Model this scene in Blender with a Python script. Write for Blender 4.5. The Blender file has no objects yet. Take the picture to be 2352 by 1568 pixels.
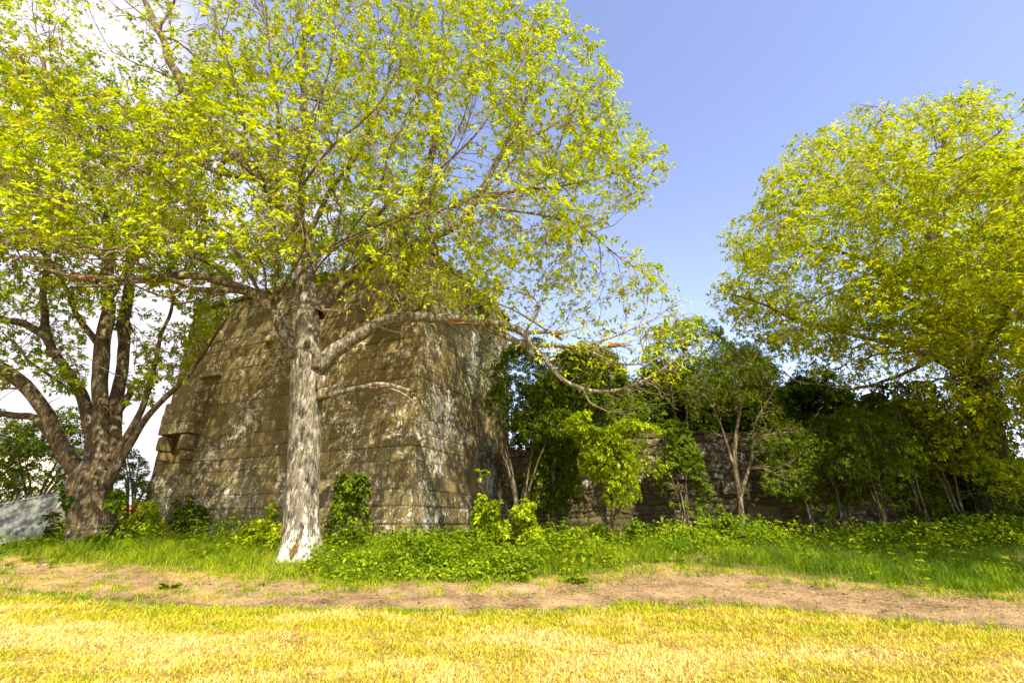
import bpy, math, random
import numpy as np
from mathutils import Vector, kdtree, noise as mnoise

# ---------------------------------------------------------------- camera, sky, sun, exposure
scene = bpy.context.scene
TH = math.radians(21.1); CT, ST = math.cos(TH), math.sin(TH)
FP = 1090.0                                            # focal length in units of a 2352 px wide picture
cam_d = bpy.data.cameras.new("camera"); cam = bpy.data.objects.new("camera", cam_d)
scene.collection.objects.link(cam); scene.camera = cam
cam_d.sensor_width = 36.0; cam_d.lens = 36.0 * FP / 2352.0
cam_d.clip_start = 0.1; cam_d.clip_end = 3000.0
cam.location = (0, 0, 0); cam.rotation_euler = (math.pi / 2 + TH, 0, 0)

SUN_EL = math.radians(46.0)
SUN_H = Vector((-0.35, 0.937, 0)).normalized()         # horizontal direction the light travels in
sd = bpy.data.lights.new("sun", 'SUN'); sun = bpy.data.objects.new("sun", sd)
scene.collection.objects.link(sun)
sd.energy = 5.0; sd.angle = math.radians(0.55); sd.color = (1.0, 0.90, 0.70)
L = Vector((SUN_H.x * math.cos(SUN_EL), SUN_H.y * math.cos(SUN_EL), -math.sin(SUN_EL)))
sun.rotation_euler = L.to_track_quat('-Z', 'Y').to_euler()
sun.location = (6, -18, 30)

world = bpy.data.worlds.new("World"); scene.world = world; world.use_nodes = True
wn, wl = world.node_tree.nodes, world.node_tree.links
wn.clear()
wout = wn.new('ShaderNodeOutputWorld'); wbg = wn.new('ShaderNodeBackground')
sky = wn.new('ShaderNodeTexSky'); sky.sky_type = 'NISHITA'; sky.sun_disc = False
sky.sun_elevation = SUN_EL
sky.sun_rotation = math.atan2(-SUN_H.x, -SUN_H.y)
sky.air_density = 1.0; sky.dust_density = 0.15; sky.ozone_density = 1.0
wbg.inputs['Strength'].default_value = 0.15
tc = wn.new('ShaderNodeTexCoord'); sep = wn.new('ShaderNodeSeparateXYZ')
wl.new(tc.outputs['Generated'], sep.inputs[0])
def wmath(op, a, b=None, clamp=False):
    n = wn.new('ShaderNodeMath'); n.operation = op; n.use_clamp = clamp
    for i, v in enumerate((a, b)):
        if v is None: continue
        if isinstance(v, (int, float)): n.inputs[i].default_value = v
        else: wl.new(v, n.inputs[i])
    return n.outputs[0]
mp = wn.new('ShaderNodeMapping'); mp.inputs['Scale'].default_value = (1.0, 1.0, 2.2)
wl.new(tc.outputs['Generated'], mp.inputs['Vector'])
cn = wn.new('ShaderNodeTexNoise'); cn.inputs['Scale'].default_value = 2.1
cn.inputs['Detail'].default_value = 8; cn.inputs['Roughness'].default_value = 0.55
wl.new(mp.outputs[0], cn.inputs['Vector'])
# clouds thicken to the left and towards the horizon
left = wmath('MULTIPLY', wmath('ADD', sep.outputs['X'], -0.06), -0.88)
low = wmath('MULTIPLY', sep.outputs['Z'], -0.62)
amt = wmath('ADD', wmath('ADD', cn.outputs['Fac'], left), low)
amt = wmath('MULTIPLY', wmath('ADD', amt, -0.46), 4.2, clamp=True)
# a nearly white warm tint, bluish sky pulled towards the violet-blue of the photograph
hue = wn.new('ShaderNodeMix'); hue.data_type = 'RGBA'; hue.blend_type = 'MULTIPLY'
hue.inputs['Factor'].default_value = 1.0
wl.new(sky.outputs[0], hue.inputs['A']); hue.inputs['B'].default_value = (1.52, 1.22, 1.26, 1)
cl = wn.new('ShaderNodeMix'); cl.data_type = 'RGBA'
wl.new(amt, cl.inputs['Factor']); wl.new(hue.outputs['Result'], cl.inputs['A'])
cl.inputs['B'].default_value = (4.1, 3.95, 4.3, 1)
wl.new(cl.outputs['Result'], wbg.inputs['Color']); wl.new(wbg.outputs[0], wout.inputs[0])

scene.view_settings.view_transform = 'Standard'; scene.view_settings.look = 'None'
scene.view_settings.exposure = 1.02; scene.view_settings.gamma = 1.0
scene.view_settings.use_curve_mapping = False
cy = scene.cycles
cy.max_bounces = 6; cy.diffuse_bounces = 3; cy.glossy_bounces = 2; cy.transmission_bounces = 4
cy.transparent_max_bounces = 4; cy.caustics_reflective = False; cy.caustics_refractive = False
cy.sample_clamp_indirect = 8.0; cy.use_denoising = True

rng = np.random.default_rng(11)
random.seed(5)

# ---------------------------------------------------------------- helpers
def P(px, py, Y):
    """point at forward distance Y whose direction is that of picture point px,py (2352 wide)"""
    a = (px - 1176) / FP; u = (784 - py) / FP
    yf = CT - ST * u; z = ST + CT * u
    return np.array((a / yf * Y, Y, z / yf * Y))

def proj(p):
    p = np.atleast_2d(p)
    d = p[:, 1] * CT + p[:, 2] * ST
    v = p[:, 2] * CT - p[:, 1] * ST
    d = np.where(d < 0.1, 0.1, d)
    return 1176 + FP * p[:, 0] / d, 784 - FP * v / d

def inside(poly, x, y):
    poly = np.asarray(poly, float); n = len(poly)
    r = np.zeros(len(x), bool); j = n - 1
    for i in range(n):
        xi, yi = poly[i]; xj, yj = poly[j]
        c = ((yi > y) != (yj > y)) & (x < (xj - xi) * (y - yi) / (yj - yi + 1e-12) + xi)
        r ^= c; j = i
    return r

def nrm(v):
    return v / (np.linalg.norm(v, axis=-1, keepdims=True) + 1e-9)

def _h(ix, iy, iz, seed):
    h = (ix.astype(np.int64) * 374761393 + iy.astype(np.int64) * 668265263 +
         iz.astype(np.int64) * 2147483647 + seed * 974634777) & 0xFFFFFFFF
    h = ((h ^ (h >> 13)) * 1274126177) & 0xFFFFFFFF
    h = ((h ^ (h >> 16)) * 2246822519) & 0xFFFFFFFF
    return ((h ^ (h >> 15)) & 0xFFFFFF) / float(0xFFFFFF)

def vnoise(x, y, z=None, seed=0):
    x = np.asarray(x, float); y = np.asarray(y, float)
    z = np.zeros_like(x) if z is None else np.asarray(z, float)
    xi, yi, zi = np.floor(x), np.floor(y), np.floor(z)
    fx, fy, fz = x - xi, y - yi, z - zi
    fx, fy, fz = [f * f * (3 - 2 * f) for f in (fx, fy, fz)]
    r = 0
    for dx in (0, 1):
        for dy in (0, 1):
            for dz in (0, 1):
                w = (fx if dx else 1 - fx) * (fy if dy else 1 - fy) * (fz if dz else 1 - fz)
                r = r + w * _h(xi + dx, yi + dy, zi + dz, seed)
    return r * 2 - 1

def fbm(x, y, z=None, o=4, seed=0):
    r = 0; a = 1.0; s = 0
    for k in range(o):
        f = 2.0 ** k
        r = r + a * vnoise(np.asarray(x) * f, np.asarray(y) * f, None if z is None else np.asarray(z) * f, seed + k)
        s += a; a *= 0.5
    return r / s

def sstep(a, b, x):
    t = np.clip((x - a) / (b - a), 0, 1); return t * t * (3 - 2 * t)

def mesh_obj(name, verts, faces, mat=None, parent=None, smooth=False, attrs=None, fattrs=None):
    """faces: list of integer arrays, (n,3) or (n,4)"""
    verts = np.asarray(verts, np.float32).reshape(-1, 3)
    me = bpy.data.meshes.new(name)
    faces = [np.asarray(f, np.int32) for f in faces if len(f)]
    nl = sum(f.size for f in faces); nf = sum(len(f) for f in faces)
    me.vertices.add(len(verts)); me.vertices.foreach_set('co', verts.ravel())
    me.loops.add(nl); me.polygons.add(nf)
    me.loops.foreach_set('vertex_index', np.concatenate([f.ravel() for f in faces]))
    starts = []; s = 0
    for f in faces:
        k = f.shape[1]; starts.append(s + np.arange(len(f)) * k); s += f.size
    me.polygons.foreach_set('loop_start', np.concatenate(starts).astype(np.int32))
    me.update(calc_edges=True)
    if smooth: me.polygons.foreach_set('use_smooth', np.ones(nf, bool))
    for k, v in (attrs or {}).items():
        a = me.attributes.new(k, 'FLOAT', 'POINT'); a.data.foreach_set('value', np.asarray(v, np.float32).ravel())
    me.validate(verbose=False)
    if mat: me.materials.append(mat)
    o = bpy.data.objects.new(name, me); scene.collection.objects.link(o)
    if parent is not None: o.parent = parent
    return o

def tag(o, label=None, cat=None, group=None, kind=None):
    if label: o['label'] = label
    if cat: o['category'] = cat
    if group: o['group'] = group
    if kind: o['kind'] = kind
    return o

def root(name, loc, label, cat, group=None):
    o = bpy.data.objects.new(name, None); scene.collection.objects.link(o)
    o.empty_display_size = 0.2
    o['_loc'] = tuple(float(v) for v in loc)
    o.location = o['_loc']; del o['_loc']
    return tag(o, label, cat, group)

def kid(name, verts, faces, mat, par, **kw):
    """a part whose mesh is given in world coordinates, stored relative to its root"""
    chain = np.zeros(3); p = par
    while p is not None:
        chain = chain + np.array(p.location); p = p.parent
    return mesh_obj(name, np.asarray(verts).reshape(-1, 3) - chain, faces, mat, par, **kw)

# ---- meshes of tubes, all branches of a batch having the same number of points
def tubes(Pn, R, k, disp=None, cap=False):
    B, n, _ = Pn.shape
    T = np.gradient(Pn, axis=1); T = nrm(T)
    mean = nrm(T.mean(1))
    ref = np.where(np.abs(mean[:, 2:3]) < 0.8, np.array([[0, 0, 1.0]]), np.array([[1.0, 0, 0]]))
    ref = np.repeat(ref[:, None, :], n, 1)
    U = nrm(np.cross(T, ref)); V = np.cross(T, U)
    ang = np.arange(k) * 2 * np.pi / k
    rr = R[:, :, None] * np.ones(k)
    if disp is not None: rr = rr * disp
    v = Pn[:, :, None, :] + rr[..., None] * (np.cos(ang)[None, None, :, None] * U[:, :, None, :] + np.sin(ang)[None, None, :, None] * V[:, :, None, :])
    i = np.arange(n - 1)[:, None] * k; j = np.arange(k)[None, :]; j2 = (j + 1) % k
    q = np.stack([i + j, i + j2, i + k + j2, i + k + j], -1).reshape(-1, 4)
    off = (np.arange(B) * n * k)[:, None, None]
    q = (q[None] + off).reshape(-1, 4)
    verts = v.reshape(-1, 3); faces = [q]
    if cap:
        c = Pn[:, -1, :] + nrm(T[:, -1, :]) * (R[:, -1:] * 0.15)
        ci = len(verts) + np.arange(B); verts = np.vstack([verts, c])
        b0 = (np.arange(B) * n * k + (n - 1) * k)[:, None]
        t = np.stack([b0 + j, b0 + j2, np.repeat(ci[:, None], k, 1)], -1).reshape(-1, 3)
        faces.append(t)
    return verts, faces

def cat_mesh(parts):
    vs, q, t, off = [], [], [], 0
    for v, f in parts:
        for a in f:
            (q if a.shape[1] == 4 else t).append(a + off)
        vs.append(v); off += len(v)
    fs = []
    if q: fs.append(np.vstack(q))
    if t: fs.append(np.vstack(t))
    return np.vstack(vs), fs

def smooth_path(pts, step=0.25, jit=0.0):
    pts = np.asarray(pts, float)
    p = np.vstack([2 * pts[0] - pts[1], pts, 2 * pts[-1] - pts[-2]])
    out = []
    for i in range(1, len(p) - 2):
        d = np.linalg.norm(p[i + 1] - p[i]); m = max(2, int(d / step))
        t = np.arange(m)[:, None] / m
        out.append(0.5 * ((2 * p[i]) + (-p[i - 1] + p[i + 1]) * t + (2 * p[i - 1] - 5 * p[i] + 4 * p[i + 1] - p[i + 2]) * t ** 2
                          + (-p[i - 1] + 3 * p[i] - 3 * p[i + 1] + p[i + 2]) * t ** 3))
    out = np.vstack(out + [pts[-1:]])
    if jit:
        s = np.arange(len(out)) * step
        k = rng.uniform(0, 99)
        w = np.minimum(1, np.arange(len(out)) / 3.0)[:, None]
        out = out + w * jit * np.stack([vnoise(s * 1.3 + k, s * 0 + a) for a in (1.5, 5.5, 9.5)], -1)
    return out

# ---- leaves: six vertices, folded along the midrib
def leaf_mesh(pos, d, up, ln, wr=0.3, fold=0.25, droop=0.25):
    n = len(pos); d = nrm(d); side = nrm(np.cross(d, up)); nn = nrm(np.cross(side, d))
    ln = ln[:, None]; w = ln * wr
    t = lambda a, s, f, dr: pos + d * ln * a + side * w * s + nn * (w * f * fold) - np.array([0, 0, 1.0]) * ln * dr * droop
    v = np.stack([pos, t(.32, -.42, 1, .06), t(.68, -.46, 1, .35), t(1.0, 0, 0, 1.0), t(.68, .46, 1, .35), t(.32, .42, 1, .06)], 1)
    b = (np.arange(n) * 6)[:, None]
    f = np.vstack([b + [0, 1, 2, 3], b + [3, 4, 5, 0]])
    return v.reshape(-1, 3), [f]

def rand_dirs(n):
    return nrm(rng.normal(size=(n, 3)))

def clusters(pos, axis, m, size, spread=0.9, grav=0.3, wr=0.3, fold=0.25, droop=0.25, szj=0.35):
    """m leaves round every position"""
    n = len(pos); p = np.repeat(pos, m, 0); a = np.repeat(nrm(axis), m, 0)
    r = rand_dirs(n * m); r = nrm(r - a * (r * a).sum(1, keepdims=True))
    d = nrm(a * rng.uniform(.1, .75, (n * m, 1)) + r * spread + np.array([0, 0, -grav]))
    up = nrm(a * .8 + np.array([0, 0, .6]) + .35 * rand_dirs(n * m))
    ln = size * rng.uniform(1 - szj, 1 + szj, n * m)
    p = p + d * (ln[:, None] * 0.12)
    v, f = leaf_mesh(p, d, up, ln, wr, fold, droop)
    var = np.repeat(np.clip(rng.normal(.5, .2, n * m) + np.repeat(rng.normal(0, .12, n), m), 0, 1), 6)
    return v, f, var

# ---------------------------------------------------------------- materials
def newmat(name):
    m = bpy.data.materials.new(name); m.use_nodes = True
    m.node_tree.nodes.clear(); return m, m.node_tree.nodes, m.node_tree.links

def ramp(ns, fac, stops, lk):
    r = ns.new('ShaderNodeValToRGB'); cr = r.color_ramp
    while len(cr.elements) < len(stops): cr.elements.new(0.5)
    for e, (p, c) in zip(cr.elements, stops): e.position = p; e.color = (*c, 1)
    lk.new(fac, r.inputs[0]); return r.outputs[0]

def mixc(ns, lk, fac, a, b, mode='MIX'):
    n = ns.new('ShaderNodeMix'); n.data_type = 'RGBA'; n.blend_type = mode
    for key, v in (('Factor', fac), ('A', a), ('B', b)):
        s = n.inputs[key] if key != 'Factor' else n.inputs['Factor']
        if isinstance(v, (int, float)): s.default_value = v
        elif isinstance(v, tuple): s.default_value = (*v, 1)
        else: lk.new(v, s)
    return n.outputs['Result']

def mth(ns, lk, op, a, b=0.0, clamp=False):
    n = ns.new('ShaderNodeMath'); n.operation = op; n.use_clamp = clamp
    for i, v in enumerate((a, b)):
        if isinstance(v, (int, float)): n.inputs[i].default_value = v
        else: lk.new(v, n.inputs[i])
    return n.outputs[0]

def noise_n(ns, lk, vec, scale, detail=4, rough=0.55, stretch=None, off=None):
    if stretch or off:
        m = ns.new('ShaderNodeMapping')
        if stretch: m.inputs['Scale'].default_value = stretch
        if off: m.inputs['Location'].default_value = off
        lk.new(vec, m.inputs['Vector']); vec = m.outputs[0]
    n = ns.new('ShaderNodeTexNoise'); n.inputs['Scale'].default_value = scale
    n.inputs['Detail'].default_value = detail; n.inputs['Roughness'].default_value = rough
    lk.new(vec, n.inputs['Vector']); return n.outputs['Fac']

def leaf_mat(name, dark, mid, light, trans=0.45, gloss=0.015, tcol=None):
    m, ns, lk = newmat(name)
    out = ns.new('ShaderNodeOutputMaterial'); at = ns.new('ShaderNodeAttribute'); at.attribute_name = 'var'
    c = ramp(ns, at.outputs['Fac'], [(0.1, dark), (0.5, mid), (0.9, light)], lk)
    d = ns.new('ShaderNodeBsdfDiffuse'); lk.new(c, d.inputs[0])
    t = ns.new('ShaderNodeBsdfTranslucent')
    tc_ = mixc(ns, lk, 1.0, c, tcol or (1.06, 1.11, 0.35), 'MULTIPLY'); lk.new(tc_, t.inputs[0])
    x = ns.new('ShaderNodeMixShader'); x.inputs[0].default_value = trans
    lk.new(d.outputs[0], x.inputs[1]); lk.new(t.outputs[0], x.inputs[2])
    g = ns.new('ShaderNodeBsdfGlossy'); g.inputs['Roughness'].default_value = 0.45
    g.inputs['Color'].default_value = (.8, .8, .45, 1)
    y = ns.new('ShaderNodeMixShader'); y.inputs[0].default_value = gloss
    lk.new(x.outputs[0], y.inputs[1]); lk.new(g.outputs[0], y.inputs[2])
    lk.new(y.outputs[0], out.inputs[0]); return m

M = {}
M['leaf_main'] = leaf_mat('spring_leaf', (.19, .28, .002), (.46, .54, .002), (.73, .72, .003))
M['leaf_left'] = leaf_mat('spring_leaf_green', (.12, .22, .005), (.30, .39, .005), (.52, .55, .007))
M['leaf_right'] = leaf_mat('spring_leaf_yellow', (.19, .27, .002), (.475, .53, .002), (.75, .72, .003))
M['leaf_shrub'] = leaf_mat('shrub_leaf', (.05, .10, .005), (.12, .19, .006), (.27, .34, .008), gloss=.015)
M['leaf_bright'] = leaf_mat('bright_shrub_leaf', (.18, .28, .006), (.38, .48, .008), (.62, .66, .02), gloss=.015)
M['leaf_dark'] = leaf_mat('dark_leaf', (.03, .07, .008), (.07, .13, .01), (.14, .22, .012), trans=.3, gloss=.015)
M['bramble'] = leaf_mat('bramble_leaf', (.10, .18, .008), (.24, .34, .01), (.46, .50, .015), gloss=.015)
M['verge'] = leaf_mat('verge_blade', (.11, .20, .008), (.26, .36, .01), (.52, .52, .02), trans=.4, gloss=.015)
M['mown'] = leaf_mat('mown_blade', (.40, .42, .015), (.62, .50, .05), (.78, .60, .22), trans=.3, gloss=.015, tcol=(1.1, 1.05, .6))

def bark_mat(name, dark, mid, pale, lich, moss, lich_amt=.55, scale=1.0, stretch=(9, 9, 1.6), bump=.9, moss_amt=.5, basewhite=False):
    m, ns, lk = newmat(name)
    out = ns.new('ShaderNodeOutputMaterial'); b = ns.new('ShaderNodeBsdfPrincipled')
    b.inputs['Roughness'].default_value = .9; b.inputs['Specular IOR Level'].default_value = .15
    g = ns.new('ShaderNodeNewGeometry').outputs['Position']
    fis = noise_n(ns, lk, g, 2.6 * scale, 6, .62, stretch)
    fin = noise_n(ns, lk, g, 38 * scale, 5, .7)
    pat = noise_n(ns, lk, g, 7 * scale, 7, .68, (1.3, 1.3, .55), off=(3, 7, 1))
    big = noise_n(ns, lk, g, 1.3, 3, .5, off=(9, 2, 5))
    c = ramp(ns, fis, [(.36, dark), (.50, mid), (.66, pale)], lk)
    lm = ramp(ns, mth(ns, lk, 'ADD', pat, mth(ns, lk, 'MULTIPLY', fin, .25)), [(.74 - lich_amt * .25, (0, 0, 0)), (.80 - lich_amt * .25, (1, 1, 1))], lk)
    c = mixc(ns, lk, lm, c, lich)
    mm = ramp(ns, mth(ns, lk, 'ADD', mth(ns, lk, 'MULTIPLY', big, .8), mth(ns, lk, 'MULTIPLY', fin, .3)), [(.80 - moss_amt * .3, (0, 0, 0)), (.92 - moss_amt * .3, (1, 1, 1))], lk)
    c = mixc(ns, lk, mm, c, moss)
    if basewhite:  # pale lichen at the foot, with the glare of full sun painted in
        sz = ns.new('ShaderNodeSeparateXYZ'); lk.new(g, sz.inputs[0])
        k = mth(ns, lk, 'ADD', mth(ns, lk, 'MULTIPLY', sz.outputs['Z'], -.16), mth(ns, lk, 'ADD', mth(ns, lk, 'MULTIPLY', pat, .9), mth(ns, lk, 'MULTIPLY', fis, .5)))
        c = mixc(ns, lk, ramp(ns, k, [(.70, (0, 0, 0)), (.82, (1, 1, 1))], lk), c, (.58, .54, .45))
    bm = ns.new('ShaderNodeBump'); bm.inputs['Strength'].default_value = bump; bm.inputs['Distance'].default_value = .03
    hgt = mth(ns, lk, 'ADD', fis, mth(ns, lk, 'MULTIPLY', fin, .35))
    lk.new(hgt, bm.inputs['Height']); lk.new(bm.outputs[0], b.inputs['Normal'])
    lk.new(c, b.inputs['Base Color']); lk.new(b.outputs[0], out.inputs[0]); return m

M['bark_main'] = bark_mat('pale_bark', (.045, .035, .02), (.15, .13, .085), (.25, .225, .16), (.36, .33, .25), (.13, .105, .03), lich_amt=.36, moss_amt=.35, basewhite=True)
M['bark_upper'] = bark_mat('upper_bark', (.04, .03, .015), (.11, .085, .045), (.20, .165, .10), (.33, .30, .22), (.12, .10, .02), lich_amt=.35, moss_amt=.4)  # darker version of the pale bark: shade on upper limbs put into the colour
M['bark_left'] = bark_mat('brown_bark', (.03, .02, .009), (.085, .06, .028), (.15, .115, .06), (.22, .205, .14), (.11, .09, .02), lich_amt=.3, moss_amt=.45)
M['bark_right'] = bark_mat('dark_bark', (.035, .025, .012), (.10, .075, .04), (.20, .16, .09), (.30, .28, .18), (.10, .10, .02), lich_amt=.3, moss_amt=.5)
M['twig'] = bark_mat('twig_bark', (.09, .06, .03), (.20, .145, .08), (.33, .26, .16), (.40, .35, .24), (.25, .20, .05), lich_amt=.3, bump=.3, moss_amt=.2)
M['torn'] = bark_mat('torn_wood', (.14, .07, .03), (.28, .16, .07), (.42, .28, .14), (.45, .34, .2), (.30, .15, .04), lich_amt=.1, stretch=(1.5, 14, 14), moss_amt=.1)
M['orange_wood'] = bark_mat('orange_bark', (.05, .03, .01), (.14, .085, .02), (.24, .15, .035), (.35, .31, .2), (.18, .13, .02), lich_amt=.4, moss_amt=.5)

def stone_mat(name, base, dark, pale, lich, orange, lich_amt=.5, lich_scale=3.2, orange_amt=.25):
    m, ns, lk = newmat(name)
    out = ns.new('ShaderNodeOutputMaterial'); b = ns.new('ShaderNodeBsdfPrincipled')
    b.inputs['Roughness'].default_value = .93; b.inputs['Specular IOR Level'].default_value = .12
    g = ns.new('ShaderNodeNewGeometry').outputs['Position']
    ta = ns.new('ShaderNodeAttribute'); ta.attribute_name = 'tint'
    ja = ns.new('ShaderNodeAttribute'); ja.attribute_name = 'joint'
    big = noise_n(ns, lk, g, .55, 4, .6)
    streak = noise_n(ns, lk, g, 1.0, 5, .65, (2.4, 2.4, .35))
    fin = noise_n(ns, lk, g, 26, 6, .72)
    c = mixc(ns, lk, ta.outputs['Fac'], dark, base)
    c = mixc(ns, lk, ramp(ns, streak, [(.42, (0, 0, 0)), (.66, (.8, .8, .8))], lk), c, dark)
    c = mixc(ns, lk, ramp(ns, fin, [(.42, (0, 0, 0)), (.75, (1, 1, 1))], lk), c, pale)
    v = noise_n(ns, lk, g, lich_scale, 9, .72, off=(4, 1, 8)); v2 = noise_n(ns, lk, g, lich_scale * 3.6, 5, .6, off=(1, 5, 2))
    lf = mth(ns, lk, 'ADD', mth(ns, lk, 'MULTIPLY', v, .62), mth(ns, lk, 'MULTIPLY', v2, .38))
    lf = mth(ns, lk, 'ADD', lf, mth(ns, lk, 'MULTIPLY', mth(ns, lk, 'ADD', big, -.5), .45))
    t = .62 - .12 * lich_amt
    c = mixc(ns, lk, ramp(ns, lf, [(t, (0, 0, 0)), (t + .035, (1, 1, 1))], lk), c, lich)
    on = noise_n(ns, lk, g, 1.1, 5, .6, off=(12, 3, 4))
    c = mixc(ns, lk, ramp(ns, on, [(.70 - .2 * orange_amt, (0, 0, 0)), (.82 - .2 * orange_amt, (.75, .75, .75))], lk), c, orange)
    c = mixc(ns, lk, mth(ns, lk, 'MULTIPLY', ja.outputs['Fac'], .8), c, (.05, .04, .02))
    bm = ns.new('ShaderNodeBump'); bm.inputs['Strength'].default_value = .7; bm.inputs['Distance'].default_value = .02
    lk.new(mth(ns, lk, 'ADD', fin, mth(ns, lk, 'MULTIPLY', v2, .8)), bm.inputs['Height']); lk.new(bm.outputs[0], b.inputs['Normal'])
    lk.new(c, b.inputs['Base Color']); lk.new(b.outputs[0], out.inputs[0]); return m

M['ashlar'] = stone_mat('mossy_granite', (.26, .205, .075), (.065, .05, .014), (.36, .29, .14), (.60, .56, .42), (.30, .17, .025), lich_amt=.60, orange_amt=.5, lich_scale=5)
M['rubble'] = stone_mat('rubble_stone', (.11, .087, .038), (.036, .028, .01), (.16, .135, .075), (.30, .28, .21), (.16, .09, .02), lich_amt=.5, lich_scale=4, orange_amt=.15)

def soil_mat(name):
    m, ns, lk = newmat(name)
    out = ns.new('ShaderNodeOutputMaterial'); b = ns.new('ShaderNodeBsdfPrincipled')
    b.inputs['Roughness'].default_value = .95; b.inputs['Specular IOR Level'].default_value = .1
    g = ns.new('ShaderNodeNewGeometry').outputs['Position']
    da = ns.new('ShaderNodeAttribute'); da.attribute_name = 'dirt'
    n1 = noise_n(ns, lk, g, 1.4, 6, .65); n2 = noise_n(ns, lk, g, 18, 6, .7); n3 = noise_n(ns, lk, g, 70, 4, .7)
    soil = ramp(ns, mth(ns, lk, 'ADD', mth(ns, lk, 'MULTIPLY', n1, .6), mth(ns, lk, 'MULTIPLY', n2, .4)), [(.36, (.13, .08, .04)), (.46, (.30, .20, .10)), (.53, (.42, .28, .14)), (.66, (.56, .40, .21))], lk)
    thatch = ramp(ns, mth(ns, lk, 'ADD', mth(ns, lk, 'MULTIPLY', n1, .5), mth(ns, lk, 'MULTIPLY', n2, .5)), [(.36, (.22, .13, .035)), (.52, (.48, .34, .09)), (.68, (.72, .55, .22))], lk)
    c = mixc(ns, lk, da.outputs['Fac'], thatch, soil)
    va = ns.new('ShaderNodeAttribute'); va.attribute_name = 'bank'
    c = mixc(ns, lk, va.outputs['Fac'], c, (.16, .15, .035))
    bm = ns.new('ShaderNodeBump'); bm.inputs['Strength'].default_value = 1.0; bm.inputs['Distance'].default_value = .06
    lk.new(mth(ns, lk, 'ADD', n2, mth(ns, lk, 'MULTIPLY', n3, .4)), bm.inputs['Height']); lk.new(bm.outputs[0], b.inputs['Normal'])
    lk.new(c, b.inputs['Base Color']); lk.new(b.outputs[0], out.inputs[0]); return m
M['soil'] = soil_mat('soil_and_thatch')

def plain_mat(name, col, rough=.8, var=.25, scale=6, metal=0.0):
    m, ns, lk = newmat(name)
    out = ns.new('ShaderNodeOutputMaterial'); b = ns.new('ShaderNodeBsdfPrincipled')
    b.inputs['Roughness'].default_value = rough; b.inputs['Metallic'].default_value = metal
    b.inputs['Specular IOR Level'].default_value = .25
    g = ns.new('ShaderNodeNewGeometry').outputs['Position']; n = noise_n(ns, lk, g, scale, 6, .65)
    lo = tuple(c * (1 - var) for c in col); hi = tuple(min(1, c * (1 + var)) for c in col)
    lk.new(ramp(ns, n, [(.3, lo), (.7, hi)], lk), b.inputs['Base Color'])
    lk.new(b.outputs[0], out.inputs[0]); return m
M['slate'] = plain_mat('slate_roof', (.36, .36, .40)); M['plaster'] = plain_mat('cream_plaster', (.72, .66, .50), var=.1)
M['sheet'] = plain_mat('grey_sheet', (.15, .155, .13), rough=.6, scale=3); M['tile'] = plain_mat('clay_tile', (.60, .17, .05))
M['glass'] = plain_mat('window_glass', (.05, .06, .07), rough=.15); M['steel'] = plain_mat('dull_steel', (.28, .27, .24), rough=.5, metal=.4)

# ---------------------------------------------------------------- terrain
PY = np.array([-900, 0, 6, 7.2, 8.2, 9.2, 10.1, 11, 12, 13.5, 16, 20, 30, 900.])
PZ = np.array([-1.25, -1.25, -1.25, -1.23, -1.19, -1.11, -1.02, -.84, -.66, -.50, -.36, -.32, -.30, -.30])
def prof(y): return np.interp(y, PY, PZ)
def ghit(px, py):
    lo, hi = 2.0, 60.0
    for _ in range(50):
        m = (lo + hi) / 2; p = P(px, py, m)
        if p[2] > prof(m): lo = m
        else: hi = m
    return P(px, py, lo)
up_e = [(-500, 1262), (0, 1282), (200, 1300), (400, 1318), (600, 1328), (750, 1342), (1000, 1345), (1250, 1338), (1380, 1322), (1460, 1306), (1560, 1302), (1700, 1314), (1800, 1330), (2000, 1345), (2352, 1372), (2900, 1400)]
lo_e = [(-500, 1328), (0, 1356), (200, 1378), (400, 1394), (700, 1403), (1000, 1405), (1250, 1408), (1400, 1397), (1600, 1390), (1800, 1405), (2000, 1425), (2352, 1450), (2900, 1475)]
UP = np.array([ghit(*e)[:2] for e in up_e]); LO = np.array([ghit(*e)[:2] for e in lo_e])
def y_up(x): return np.interp(x, UP[:, 0], UP[:, 1])
def y_lo(x): return np.interp(x, LO[:, 0], LO[:, 1])
def dirt_mask(x, y):
    n = fbm(x * 1.1, y * 2.2, o=4, seed=3)
    a = sstep(-.18, .18, y - y_lo(x) + n * .55)
    b = sstep(-.18, .18, y_up(x) - y + n * .45)
    m = a * b
    # grassy middle strip on the left part of the track
    mid = y_lo(x) + (y_up(x) - y_lo(x)) * .42
    strip = sstep(.42, .1, np.abs(y - mid - .1) + n * .5) * sstep(-4.2, -5.6, x)
    return m * (1 - .6 * strip)
def bank_mask(x, y): return sstep(-.1, .5, y - y_up(x) + .3 * fbm(x * 1.3, y * 1.3, seed=9))
def gz(x, y):
    x = np.asarray(x, float); y = np.asarray(y, float)
    z = prof(y) + .035 * fbm(x * .6, y * .6, o=3, seed=1)
    d = dirt_mask(x, y)
    near = (np.abs(x) < 30) & (y < 20) & (y > 2)
    rut = -.05 * np.exp(-((y - (y_lo(x) * .72 + y_up(x) * .28)) / .28) ** 2) - .05 * np.exp(-((y - (y_lo(x) * .25 + y_up(x) * .75)) / .3) ** 2)
    z = z + np.where(near, d * ((.045 * fbm(x * 5, y * 5, o=4, seed=5)) + .022 * fbm(x * 19, y * 19, o=2, seed=8) + rut) + (1 - d) * .02 * fbm(x * 3, y * 3, seed=6), 0)
    return z

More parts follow.
